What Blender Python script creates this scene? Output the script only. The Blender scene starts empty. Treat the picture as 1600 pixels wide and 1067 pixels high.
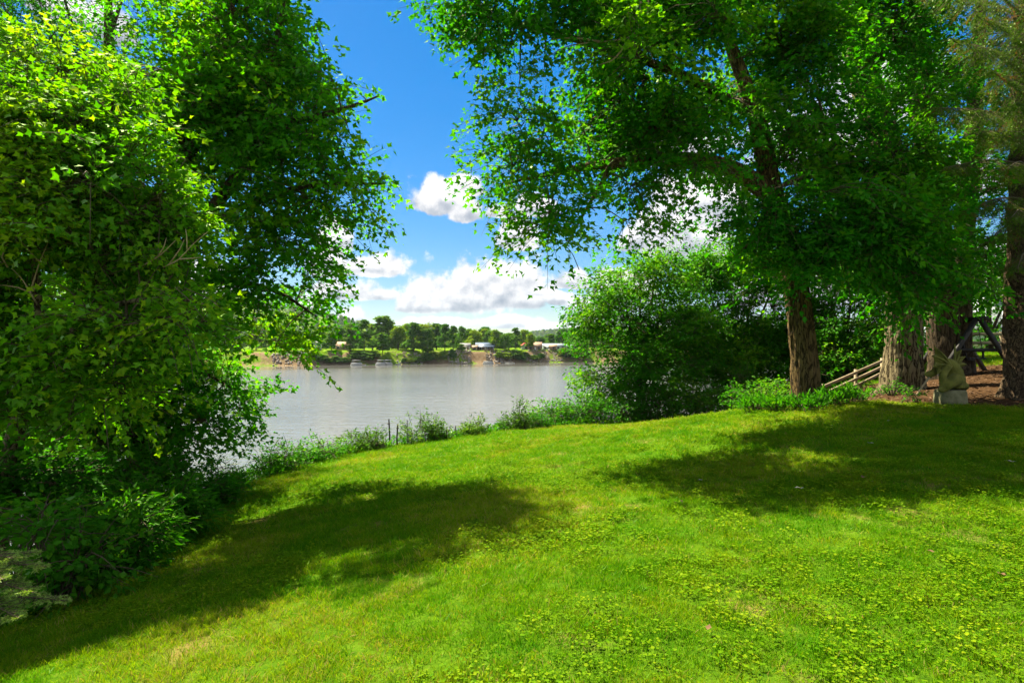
import bpy, math, random
import numpy as np
from mathutils import Vector, Matrix, noise as mnoise

random.seed(7); rng = np.random.default_rng(7)
R = math.radians
scene = bpy.context.scene
col = scene.collection

# ------------------------------------------------------------------ camera
F = 888.9                       # focal length in photograph pixels (20 mm on 36 mm)
CAMZ = 1.6
HOR = 540.0
cam_d = bpy.data.cameras.new('camera'); cam = bpy.data.objects.new('camera', cam_d)
col.objects.link(cam); scene.camera = cam
cam.location = (0, 0, CAMZ); cam.rotation_euler = (R(90), 0, 0)
cam_d.lens = 20; cam_d.sensor_width = 36; cam_d.shift_y = (HOR - 533.5) / 1600
cam_d.clip_start = 0.1; cam_d.clip_end = 20000

def P(px, py, d):               # a point seen at px,py at a distance of d metres ahead
    return np.array([(px - 800) / F * d, d, CAMZ + (HOR - py) / F * d])

# ------------------------------------------------------------------ sun, sky, exposure
SUN_EL, SUN_AZ = R(57), R(-46)  # azimuth from +Y towards +X
sun_dir = Vector((math.sin(SUN_AZ) * math.cos(SUN_EL), math.cos(SUN_AZ) * math.cos(SUN_EL), math.sin(SUN_EL)))
sd = bpy.data.lights.new('sun', 'SUN'); sun = bpy.data.objects.new('sun', sd); col.objects.link(sun)
sd.energy = 4.4; sd.angle = R(0.53); sd.color = (1.0, 0.90, 0.68)
sun.rotation_euler = (-sun_dir).to_track_quat('-Z', 'Y').to_euler()
sun.location = (0, 0, 60)
EXPO = 2.28
scene.view_settings.view_transform = 'Standard'; scene.view_settings.look = 'None'
scene.view_settings.exposure = EXPO; scene.view_settings.gamma = 1.0
scene.view_settings.use_curve_mapping = False
scene.cycles.max_bounces = 9; scene.cycles.diffuse_bounces = 6; scene.cycles.glossy_bounces = 3
scene.cycles.transmission_bounces = 6; scene.cycles.transparent_max_bounces = 6
scene.cycles.caustics_reflective = False; scene.cycles.caustics_refractive = False
scene.cycles.sample_clamp_indirect = 6.0

class NT:                       # small helper for writing node maths
    def __init__(s, tree): s.t = tree; s.n = tree.nodes; s.l = tree.links
    def node(s, typ, **kw):
        n = s.n.new(typ)
        for k, v in kw.items(): setattr(n, k, v)
        return n
    def put(s, sock, v):
        if hasattr(v, 'links') or isinstance(v, bpy.types.NodeSocket): s.l.new(v, sock)
        else: sock.default_value = v
    def m(s, op, a, b=None, c=None, clamp=False):
        n = s.node('ShaderNodeMath', operation=op, use_clamp=clamp); s.put(n.inputs[0], a)
        if b is not None: s.put(n.inputs[1], b)
        if c is not None: s.put(n.inputs[2], c)
        return n.outputs[0]
    def noise(s, vec, scale, detail=4, rough=.55, dist=0, out=0):
        n = s.node('ShaderNodeTexNoise'); n.inputs['Scale'].default_value = scale
        n.inputs['Detail'].default_value = detail; n.inputs['Roughness'].default_value = rough
        n.inputs['Distortion'].default_value = dist
        if vec is not None: s.l.new(vec, n.inputs['Vector'])
        return n.outputs[out]
    def ramp(s, fac, stops, interp='LINEAR'):
        n = s.node('ShaderNodeValToRGB'); n.color_ramp.interpolation = interp
        e = n.color_ramp.elements
        while len(e) < len(stops): e.new(0.5)
        for el, (p, c) in zip(e, stops): el.position = p; el.color = (*c, 1) if len(c) == 3 else c
        s.l.new(fac, n.inputs[0]); return n.outputs[0]
    def mix(s, f, a, b, mode='MIX'):
        n = s.node('ShaderNodeMix', data_type='RGBA', blend_type=mode); s.put(n.inputs[0], f)
        s.put(n.inputs[6], a if not isinstance(a, tuple) else (*a, 1)); s.put(n.inputs[7], b if not isinstance(b, tuple) else (*b, 1))
        return n.outputs[2]
    def smooth(s, v, lo, hi):
        n = s.node('ShaderNodeMapRange', interpolation_type='SMOOTHSTEP'); s.put(n.inputs[0], v)
        n.inputs[1].default_value = lo; n.inputs[2].default_value = hi; return n.outputs[0]

world = bpy.data.worlds.new('World'); scene.world = world; world.use_nodes = True
def build_world():
    t = NT(world.node_tree); t.n.clear()
    out = t.node('ShaderNodeOutputWorld'); bg = t.node('ShaderNodeBackground')
    sky = t.node('ShaderNodeTexSky', sky_type='NISHITA'); sky.sun_disc = False
    sky.sun_elevation = SUN_EL; sky.sun_rotation = SUN_AZ; sky.altitude = 200
    sky.air_density = 1.0; sky.dust_density = 0.3; sky.ozone_density = 3.0
    hs = t.node('ShaderNodeHueSaturation'); hs.inputs['Saturation'].default_value = 1.5; hs.inputs['Value'].default_value = 1.0
    t.l.new(sky.outputs[0], hs.inputs['Color'])
    STR = 0.044
    co = t.node('ShaderNodeTexCoord').outputs['Generated']
    sp = t.node('ShaderNodeSeparateXYZ'); t.l.new(co, sp.inputs[0]); x, y, z = sp.outputs
    az = t.m('ARCTAN2', x, y); el = t.m('ARCSINE', z)
    n1 = t.noise(co, 9, 9, .60); n1b = t.noise(co, 30, 6, .6)
    edge = t.m('MULTIPLY', t.m('SUBTRACT', n1, .5), 2.6)
    edge = t.m('ADD', edge, t.m('MULTIPLY', t.m('SUBTRACT', n1b, .5), .5))
    # cumulus in view: photograph px, py of the base centre, half width, height
    C = [(690, 318, 62, 52), (735, 338, 30, 34), (720, 300, 42, 36), (806, 378, 32, 48), (775, 335, 30, 22), (830, 330, 40, 30),
         (530, 385, 36, 60), (575, 423, 58, 38), (520, 425, 60, 36), (545, 462, 70, 32), (590, 464, 34, 16), (548, 499, 30, 28), (480, 500, 40, 40),
         (795, 446, 58, 44), (725, 478, 96, 56), (780, 470, 70, 60), (668, 484, 56, 26), (820, 476, 44, 34), (892, 446, 34, 24), (880, 472, 34, 20),
         (690, 505, 60, 15), (800, 507, 66, 20), (872, 513, 46, 12), (930, 500, 50, 20), (845, 460, 40, 12), (640, 508, 40, 14), (900, 480, 26, 12),
         (1060, 390, 80, 110), (1000, 385, 40, 40), (985, 470, 70, 50), (1120, 330, 90, 60), (1040, 240, 110, 60), (1260, 240, 120, 90),
         (1400, 160, 120, 100), (1560, 480, 160, 120), (1500, 300, 90, 70), (180, 60, 60, 50), (90, 20, 60, 40), (300, 470, 120, 60), (1250, 470, 130, 60)]
    Fd = Fu = None
    for (px, py, w, h) in C:
        a0 = math.atan((px - 800) / F); e0 = math.atan((HOR - py) / F * math.cos(a0))
        k = math.cos(a0); wr = w / F * k * k; hr = h / F * k
        u = t.m('MULTIPLY', t.m('SUBTRACT', az, a0), 1 / wr); u2 = t.m('MULTIPLY', u, u)
        dv = t.m('SUBTRACT', el, e0)
        for up in (0, 1):
            d_ = dv if not up else t.m('SUBTRACT', dv, hr * .30)
            v = t.m('MAXIMUM', t.m('MULTIPLY', d_, 1 / hr), t.m('MULTIPLY', d_, -1 / max(hr * .30, .008)))
            f = t.m('SUBTRACT', 1.0, t.m('SQRT', t.m('MULTIPLY_ADD', v, v, u2)))
            if up: Fu = f if Fu is None else t.m('SMOOTH_MAX', Fu, f, .25)
            else: Fd = f if Fd is None else t.m('SMOOTH_MAX', Fd, f, .25)
    # fair-weather cloud goes on unseen outside the frame, its cover widened for fill light
    gn = t.noise(co, 3.2, 4, .5)
    gen = t.m('MULTIPLY', t.m('SUBTRACT', gn, .46), 9)
    inview = t.m('MULTIPLY', t.m('MULTIPLY', t.smooth(t.m('ABSOLUTE', az), .80, .70), t.smooth(el, .62, .52)), 6)
    gen = t.m('MINIMUM', t.m('SUBTRACT', gen, inview), .9)
    Ft = t.m('MAXIMUM', Fd, gen)
    dens = t.smooth(t.m('ADD', Ft, edge), -.06, .26)
    lowhaze = t.smooth(el, .10, .0)
    # light side: towards the sun (up); grey flat bases
    n2 = t.node('ShaderNodeVectorMath', operation='ADD'); t.l.new(co, n2.inputs[0]); n2.inputs[1].default_value = (-.004, 0, .016)
    nn = t.noise(n2.outputs[0], 9, 9, .60)
    emb = t.m('MULTIPLY', t.m('SUBTRACT', n1, nn), 3.4)
    hi = t.m('MULTIPLY', t.m('SUBTRACT', Fu, Fd), .45)
    lit = t.m('ADD', t.m('ADD', emb, hi), .74, clamp=True)
    ccol = t.ramp(lit, [(0.0, (.22, .26, .34)), (.4, (.42, .45, .51)), (.72, (.70, .70, .72)), (1, (.90, .89, .88))])
    cs = t.mix(1.0, ccol, (0.28, 0.28, 0.28), 'MULTIPLY')
    skyc = t.node('ShaderNodeVectorMath', operation='SCALE'); t.l.new(hs.outputs[0], skyc.inputs[0]); skyc.inputs['Scale'].default_value = STR
    lum = t.node('ShaderNodeVectorMath', operation='DOT_PRODUCT'); t.l.new(skyc.outputs[0], lum.inputs[0]); lum.inputs[1].default_value = (.33, .33, .34)
    cmp_ = t.node('ShaderNodeVectorMath', operation='SCALE'); t.l.new(skyc.outputs[0], cmp_.inputs[0]); t.l.new(t.m('DIVIDE', 1.0, t.m('MULTIPLY_ADD', lum.outputs['Value'], 3.0, 1.0)), cmp_.inputs['Scale'])
    fin = t.mix(dens, cmp_.outputs[0], cs)
    t.l.new(fin, bg.inputs[0]); bg.inputs[1].default_value = 1.0
    t.l.new(bg.outputs[0], out.inputs[0])
build_world()

# ------------------------------------------------------------------ helpers
def tag(o, label=None, cat=None, group=None, kind=None):
    if label: o['label'] = label
    if cat: o['category'] = cat
    if group: o['group'] = group
    if kind: o['kind'] = kind
    return o
def link(o, parent=None):
    col.objects.link(o)
    if parent is not None: o.parent = parent
    return o
def empty(name, loc, rz=0):
    o = bpy.data.objects.new(name, None); o.location = loc; o.rotation_euler = (0, 0, rz); o.empty_display_size = .2
    return link(o)
def norm(a): return a / np.maximum(np.linalg.norm(a, axis=-1, keepdims=True), 1e-9)

class MB:                       # collects triangles/quads in numpy blocks
    def __init__(s): s.v = []; s.f3 = []; s.f4 = []; s.n = 0; s.m3 = []; s.m4 = []; s.t = []
    def add(s, v, f, mat=0, tint=None):
        v = np.asarray(v, float).reshape(-1, 3); f = np.asarray(f, int)
        if len(f):
            (s.f3 if f.shape[1] == 3 else s.f4).append(f + s.n)
            (s.m3 if f.shape[1] == 3 else s.m4).append(np.full(len(f), mat, int))
        s.v.append(v); s.n += len(v)
        s.t.append(np.full(len(v), .5) if tint is None else np.asarray(tint, float))
    def box(s, c, h, mat=0, rot=None):
        v = np.array([[a, b, d] for a in (-1, 1) for b in (-1, 1) for d in (-1, 1)], float) * np.asarray(h)
        if rot is not None: v = v @ np.array(rot).T
        s.add(v + np.asarray(c), [[0, 1, 3, 2], [4, 6, 7, 5], [0, 4, 5, 1], [2, 3, 7, 6], [0, 2, 6, 4], [1, 5, 7, 3]], mat)
    def bar(s, a, b, w, h=None, mat=0):         # square bar from a to b
        a = np.asarray(a, float); b = np.asarray(b, float); d = b - a; L = np.linalg.norm(d); d = d / L
        up = np.array([0, 0, 1.]) if abs(d[2]) < .95 else np.array([1., 0, 0])
        x = norm(np.cross(up, d)); z = np.cross(d, x)
        s.box((a + b) / 2, (w / 2, L / 2, (h or w) / 2), mat, np.stack([x, d, z], 1))
    def tube(s, pts, rad, seg=8, mat=0, cap=True, bump=None):
        pts = np.asarray(pts, float); rad = np.asarray(rad, float); n = len(pts)
        tan = norm(np.gradient(pts, axis=0)); ref = np.array([0.3, 0.95, 0.1])
        if abs(tan[0] @ norm(ref)) > .9: ref = np.array([1., 0, 0])
        x = norm(np.cross(tan, ref)); yv = np.cross(tan, x)
        an = np.arange(seg) / seg * 2 * np.pi
        rr = rad[:, None] * np.ones(seg)[None]
        if bump is not None: rr = bump(rr, pts, an)
        v = pts[:, None] + rr[..., None] * (np.cos(an)[None, :, None] * x[:, None] + np.sin(an)[None, :, None] * yv[:, None])
        i = np.arange(n - 1)[:, None] * seg; j = np.arange(seg)[None]; j2 = (j + 1) % seg
        f = np.stack([i + j, i + j2, i + seg + j2, i + seg + j], -1).reshape(-1, 4)
        s.add(v.reshape(-1, 3), f, mat)
        if cap:
            k = s.n; s.add([pts[0], pts[-1]], np.zeros((0, 3), int))
            jj = np.arange(seg); b0 = k - n * seg
            s.f3.append(np.stack([np.full(seg, k), b0 + (jj + 1) % seg, b0 + jj], -1)); s.m3.append(np.full(seg, mat))
            t0 = k - seg; s.f3.append(np.stack([np.full(seg, k + 1), t0 + jj, t0 + (jj + 1) % seg], -1)); s.m3.append(np.full(seg, mat))
    def build(s, name, mats, parent=None, smooth=False, off=None, lk=True):
        v = np.concatenate(s.v) if s.v else np.zeros((0, 3))
        if off is not None: v = v - np.asarray(off)
        f3 = np.concatenate(s.f3) if s.f3 else np.zeros((0, 3), int); f4 = np.concatenate(s.f4) if s.f4 else np.zeros((0, 4), int)
        me = bpy.data.meshes.new(name); me.vertices.add(len(v)); me.vertices.foreach_set('co', v.astype(np.float32).ravel())
        nl = len(f3) * 3 + len(f4) * 4; me.loops.add(nl); me.loops.foreach_set('vertex_index', np.concatenate([f3.ravel(), f4.ravel()]).astype(np.int32))
        np_ = len(f3) + len(f4); me.polygons.add(np_)
        st = np.concatenate([np.arange(len(f3)) * 3, len(f3) * 3 + np.arange(len(f4)) * 4]).astype(np.int32)
        me.polygons.foreach_set('loop_start', st)
        mi = np.concatenate([np.concatenate(s.m3) if s.m3 else np.zeros(0, int), np.concatenate(s.m4) if s.m4 else np.zeros(0, int)]).astype(np.int32)
        for m in (mats if isinstance(mats, (list, tuple)) else [mats]): me.materials.append(m)
        me.polygons.foreach_set('material_index', mi)
        if smooth: me.polygons.foreach_set('use_smooth', np.ones(np_, bool))
        a = me.attributes.new('tint', 'FLOAT', 'POINT'); a.data.foreach_set('value', np.concatenate(s.t).astype(np.float32))
        me.update(calc_edges=True); me.validate()
        o = bpy.data.objects.new(name, me)
        return link(o, parent) if lk else o

def vnoise(p, seed=0):          # value noise in numpy, about 0..1
    p = np.asarray(p, float); i = np.floor(p).astype(np.int64); f = p - i; f = f * f * (3 - 2 * f); r = 0
    for a in (0, 1):
        for b in (0, 1):
            for c in (0, 1):
                h = (i[..., 0] + a) * 374761393 + (i[..., 1] + b) * 668265263 + (i[..., 2] + c) * 2147483647 + seed * 974711
                h = (h ^ (h >> 13)) * 1274126177; h = (h ^ (h >> 16)) & 0xffff
                w = (f[..., 0] if a else 1 - f[..., 0]) * (f[..., 1] if b else 1 - f[..., 1]) * (f[..., 2] if c else 1 - f[..., 2])
                r = r + w * h / 65535.0
    return r
def fbm(p, seed=0, oct=4): 
    p = np.asarray(p, float); r = 0; a = .5; s = 0
    for k in range(oct): r = r + a * vnoise(p * 2 ** k + 17.3 * k, seed + k); s += a; a *= .5
    return r / s
def catmull(pts, n=6):
    pts = np.asarray(pts, float); p = np.vstack([2 * pts[0] - pts[1], pts, 2 * pts[-1] - pts[-2]]); o = []
    for i in range(1, len(p) - 2):
        for t in np.arange(n) / n:
            o.append(.5 * (2 * p[i] + (p[i + 1] - p[i - 1]) * t + (2 * p[i - 1] - 5 * p[i] + 4 * p[i + 1] - p[i + 2]) * t * t + (-p[i - 1] + 3 * p[i] - 3 * p[i + 1] + p[i + 2]) * t ** 3))
    o.append(p[-2]); return np.array(o)

# ------------------------------------------------------------------ materials
def mat(name):
    m = bpy.data.materials.new(name); m.use_nodes = True; t = NT(m.node_tree); t.n.clear()
    t.out = t.node('ShaderNodeOutputMaterial'); return m, t
def attr(t, name, typ='GEOMETRY'):
    a = t.node('ShaderNodeAttribute', attribute_type=typ); a.attribute_name = name; return a.outputs['Fac']
def leaf_mat(name, dark, mid, lite, trans=.45, gloss=.016, rough=.5, inst=False, tcol=1.5, dry=None, vary=0):
    m, t = mat(name)
    f = attr(t, 'tint', 'INSTANCER' if inst else 'GEOMETRY')
    if inst:
        f2 = attr(t, 'tint'); f = t.m('ADD', t.m('MULTIPLY', f, .62), t.m('MULTIPLY', f2, .42))
    if vary:
        oi = t.node('ShaderNodeObjectInfo'); f = t.m('ADD', f, t.m('MULTIPLY', t.m('SUBTRACT', oi.outputs['Random'], .5), vary), clamp=True)
    stops = [(0, dark), (.55, mid), (.93, lite)] + ([(1.0, dry)] if dry else [])
    c = t.ramp(f, stops)
    d = t.node('ShaderNodeBsdfDiffuse'); t.l.new(c, d.inputs[0])
    tr = t.node('ShaderNodeBsdfTranslucent')
    tc = t.mix(1.0, c, (1.05 * tcol, 1.0 * tcol, .3 * tcol), 'MULTIPLY'); t.l.new(tc, tr.inputs[0])
    mx = t.node('ShaderNodeMixShader'); mx.inputs[0].default_value = trans; t.l.new(d.outputs[0], mx.inputs[1]); t.l.new(tr.outputs[0], mx.inputs[2])
    g = t.node('ShaderNodeBsdfGlossy'); g.inputs['Roughness'].default_value = rough; g.inputs[0].default_value = (.75, .95, .55, 1)
    lw = t.node('ShaderNodeLayerWeight'); lw.inputs[0].default_value = .25
    fr = t.m('MULTIPLY_ADD', lw.outputs['Fresnel'], .16 * gloss / .05, gloss * .35)
    m2 = t.node('ShaderNodeMixShader'); t.l.new(fr, m2.inputs[0]); t.l.new(mx.outputs[0], m2.inputs[1]); t.l.new(g.outputs[0], m2.inputs[2])
    t.l.new(m2.outputs[0], t.out.inputs[0]); return m
def simple(name, c1, c2=None, scale=6, rough=.8, bump=0, bscale=30, stretch=(1, 1, 1), spec=.3, metal=0):
    m, t = mat(name); b = t.node('ShaderNodeBsdfPrincipled'); b.inputs['Roughness'].default_value = rough
    b.inputs['Specular IOR Level'].default_value = spec; b.inputs['Metallic'].default_value = metal
    co = t.node('ShaderNodeTexCoord').outputs['Object']; mp = t.node('ShaderNodeMapping'); mp.inputs['Scale'].default_value = stretch
    t.l.new(co, mp.inputs[0]); v = mp.outputs[0]
    n = t.noise(v, scale, 6, .6); c = t.ramp(n, [(.3, c1), (.7, c2 or c1)]); t.l.new(c, b.inputs['Base Color'])
    if bump:
        bn = t.node('ShaderNodeBump'); bn.inputs['Strength'].default_value = bump; bn.inputs['Distance'].default_value = .02
        t.l.new(t.noise(v, bscale, 6, .65), bn.inputs['Height']); t.l.new(bn.outputs[0], b.inputs['Normal'])
    t.l.new(b.outputs[0], t.out.inputs[0]); return m
def bark_mat(name, c1, c2, sc=16, st=.16, crack=(.034, .024, .013)):
    m, t = mat(name); b = t.node('ShaderNodeBsdfPrincipled'); b.inputs['Roughness'].default_value = .92; b.inputs['Specular IOR Level'].default_value = .12
    co = t.node('ShaderNodeTexCoord').outputs['Object']; mp = t.node('ShaderNodeMapping'); mp.inputs['Scale'].default_value = (1, 1, st); t.l.new(co, mp.inputs[0]); v = mp.outputs[0]
    n = t.noise(v, sc, 5, .6, .6); rid = t.m('ABSOLUTE', t.m('SUBTRACT', n, .5)); fur = t.smooth(rid, .0, .06)
    big = t.noise(co, 1.7, 4, .6); fine = t.noise(v, sc * 3.2, 5, .7)
    c = t.mix(t.m('MULTIPLY_ADD', big, .6, t.m('MULTIPLY', fine, .5)), c1, c2); c = t.mix(fur, crack, c); t.l.new(c, b.inputs['Base Color'])
    bp = t.node('ShaderNodeBump'); bp.inputs['Strength'].default_value = 1.0; bp.inputs['Distance'].default_value = .035
    t.l.new(t.m('ADD', fur, t.m('MULTIPLY', fine, .5)), bp.inputs['Height']); t.l.new(bp.outputs[0], b.inputs['Normal']); t.l.new(b.outputs[0], t.out.inputs[0]); return m
M = {}
M['maple'] = leaf_mat('maple_leaf', (.012, .12, .001), (.034, .19, .002), (.11, .27, .003), trans=.5)
M['maple_mid'] = leaf_mat('sunny_maple_leaf', (.02, .15, .001), (.055, .235, .002), (.16, .31, .004), trans=.55)  # leaf colour lightened to stand in for sun on the riverbank maple
M['maple_lite'] = leaf_mat('light_maple_leaf', (.034, .165, .001), (.085, .26, .002), (.21, .34, .005), gloss=.028, trans=.55)
M['oak'] = leaf_mat('broad_leaf', (.010, .115, .001), (.026, .18, .002), (.085, .25, .003), trans=.5)
M['elm'] = leaf_mat('elm_leaf', (.016, .12, .001), (.042, .195, .003), (.12, .27, .005), trans=.5)
M['bush'] = leaf_mat('shrub_leaf', (.016, .115, .002), (.042, .185, .004), (.115, .25, .008), trans=.5)
M['weed'] = leaf_mat('weed_leaf', (.035, .11, .008), (.07, .17, .012), (.16, .24, .03))
M['far'] = leaf_mat('far_leaf', (.025, .10, .006), (.075, .17, .008), (.18, .25, .012), gloss=.01, vary=.75)
M['spruce'] = leaf_mat('spruce_needle', (.03, .085, .006), (.065, .14, .010), (.14, .20, .016), trans=.25, dry=(.18, .09, .03))
M['cedar'] = leaf_mat('pale_needle', (.10, .20, .035), (.18, .30, .055), (.29, .39, .10), trans=.25)
M['grass'] = leaf_mat('grass_blade', (.022, .135, .001), (.080, .20, .002), (.19, .26, .004), trans=.40, gloss=.004, inst=True, dry=(.25, .19, .06))
M['clover'] = leaf_mat('clover_leaf', (.03, .13, .002), (.10, .20, .003), (.22, .28, .007), trans=.4, gloss=.006, inst=True)
M['bark'] = bark_mat('grey_brown_bark', (.035, .026, .015), (.12, .088, .05))
M['bark_warm'] = bark_mat('warm_brown_bark', (.07, .045, .016), (.20, .135, .055))
M['bark_pale'] = bark_mat('pale_mossy_bark', (.07, .062, .025), (.26, .21, .12), 13, .2)
M['bark_spruce'] = bark_mat('scaly_bark', (.05, .036, .02), (.17, .115, .065), 20, .5)
M['twig'] = simple('twig_bark', (.05, .04, .02), (.10, .075, .04), 5, .9)
M['deadwood'] = simple('dead_twig', (.22, .16, .085), (.34, .27, .15), 5, .9)
M['wood'] = simple('weathered_rail', (.15, .115, .065), (.30, .24, .15), 5, .85, .5, 30, (.3, 1, 1))
M['stake'] = simple('rusty_stake', (.025, .018, .015), (.06, .045, .04), 9, .8)
M['blackwood'] = simple('dark_stained_wood', (.012, .012, .012), (.03, .028, .026), 6, .6, .3)
M['statue'] = simple('mossy_concrete', (.07, .075, .01), (.19, .18, .035), 6, .92, .6, 34)
M['concrete'] = simple('pale_concrete', (.08, .08, .03), (.21, .20, .11), 7, .92, .5, 30)
M['white'] = simple('white_siding', (.33, .37, .41), (.43, .47, .51), 3, .6)
M['cream'] = simple('cream_siding', (.55, .52, .44), (.68, .64, .55), 3, .7)
M['tan'] = simple('tan_siding', (.30, .22, .15), (.40, .30, .20), 3, .8)
M['brownwall'] = simple('brown_siding', (.16, .10, .06), (.24, .16, .10), 3, .8)
M['greyroof'] = simple('grey_shingle', (.10, .10, .11), (.19, .19, .20), 5, .9)
M['blueroof'] = simple('blue_metal_roof', (.045, .07, .11), (.07, .10, .15), 3, .4)
M['paleroof'] = simple('pale_metal_roof', (.20, .25, .30), (.28, .33, .38), 3, .4)
M['brownroof'] = simple('brown_shingle', (.20, .13, .09), (.30, .21, .14), 4, .9)
M['redroof'] = simple('red_shingle', (.40, .05, .04), (.50, .08, .06), 4, .8)
M['glass'] = simple('window_glass', (.02, .025, .03), (.03, .035, .04), 3, .08, spec=.6)
M['deadleaf'] = simple('dry_leaf', (.06, .03, .012), (.13, .07, .03), 8, .8)
M['greyleaf'] = simple('grey_dry_leaf', (.24, .23, .16), (.36, .34, .25), 8, .8)
M['rock'] = simple('bank_rock', (.16, .14, .12), (.34, .30, .26), 3, .9, .5, 4)
M['boatwhite'] = simple('white_boat_paint', (.24, .26, .28), (.34, .36, .38), 3, .4)

# ------------------------------------------------------------------ near ground
ctrl = []
for px, py, d in [(800, 1067, 2.75), (1600, 1067, 2.7), (0, 1067, 3.6), (400, 1067, 3.1), (0, 985, 5.2), (200, 870, 8), (360, 770, 12), (480, 725, 15), (600, 700, 17.5),
                  (800, 672, 20), (1000, 660, 21.5), (1200, 650, 19.5), (1255, 634, 12.5), (1600, 640, 11), (1480, 630, 11.5), (1400, 612, 15), (1480, 588, 17), (1598, 620, 12),
                  (800, 800, 6.5), (1200, 750, 6.8), (1000, 720, 9.5), (1200, 680, 9.5), (600, 800, 8), (400, 900, 5.6), (1560, 570, 20)]:
    ctrl.append(P(px, py, d))
ctrl += [np.array(c, float) for c in [(0, 0, 0), (-5, -3, -1.0), (-5, -20, -1.0), (0, -20, 0), (15, -20, .3), (12, 0, .25), (40, 0, 1.0), (40, 20, 1.4), (40, 45, 1.0), (18, 32, .9), (90, -20, 1.2), (90, 60, 1.2), (14, 24, .3)]]
ctrl = np.array(ctrl)
def tps(r2): return np.where(r2 > 1e-12, .5 * r2 * np.log(np.maximum(r2, 1e-12)), 0)
def rbf_fit():
    X = ctrl[:, :2]; n = len(X); K = tps(((X[:, None] - X[None]) ** 2).sum(-1)) + np.eye(n) * .6
    A = np.zeros((n + 3, n + 3)); A[:n, :n] = K; A[:n, n] = 1; A[:n, n + 1:] = X; A[n:, :n] = A[:n, n:].T
    return np.linalg.solve(A, np.concatenate([ctrl[:, 2], np.zeros(3)]))
W_ = rbf_fit()
def lawn(x, y):
    x = np.asarray(x, float); y = np.asarray(y, float)
    q = np.stack([x, y], -1)[..., None, :] - ctrl[:, :2]
    n = len(ctrl); return (tps((q ** 2).sum(-1)) * W_[:n]).sum(-1) + W_[n] + W_[n + 1] * x + W_[n + 2] * y
EDGE = np.array([(-5.0, -60)] + [(-5.0, -5), (-4.9, 2.5)] + [tuple(P(a, b, d)[:2]) for a, b, d in [(0, 985, 5.2), (200, 870, 8), (360, 770, 12), (480, 725, 15), (600, 700, 17.5), (800, 672, 20), (1000, 660, 21.5), (1200, 650, 20.5)]] + [(13, 24), (22, 33), (45, 46), (200, 60)])
WATER = CAMZ - 9.0
def edge_info(x, y):
    x = np.asarray(x, float); y = np.asarray(y, float); q = np.stack([x, y], -1)
    best = np.full(x.shape, 1e18); near = np.zeros(q.shape); side = np.zeros(x.shape)
    for a, b in zip(EDGE[:-1], EDGE[1:]):
        ab = b - a; tt = np.clip(((q - a) @ ab) / (ab @ ab), 0, 1); c = a + tt[..., None] * ab
        d2 = ((q - c) ** 2).sum(-1); cr = ab[0] * (q[..., 1] - a[1]) - ab[1] * (q[..., 0] - a[0])
        m = d2 < best - 1e-12; best = np.where(m, d2, best); near = np.where(m[..., None], c, near); side = np.where(m, cr, side)
    return np.sqrt(best) * np.sign(side), near       # positive = river side
def ground(x, y):
    s, near = edge_info(x, y); zin = lawn(x, y); zed = lawn(near[..., 0], near[..., 1]); so = np.maximum(s, 0)
    zo = zed - .66 * so * so / (so + 1.0); zo = np.maximum(zo, WATER - 2.5)
    z = np.where(s > 0, zo, zin)
    p = np.stack([np.asarray(x, float), np.asarray(y, float), np.zeros(np.shape(x))], -1)
    return z + (fbm(p * .8, 3, 3) - .5) * np.where(s > 0, .25, .05) * np.clip(1, 0, 1)
def gz(x, y): return float(ground(np.array([x]), np.array([y]))[0])
def G(px, d):                    # the ground point below image column px at distance d
    x = (px - 800) / F * d; return np.array([x, d, gz(x, d)])

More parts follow.
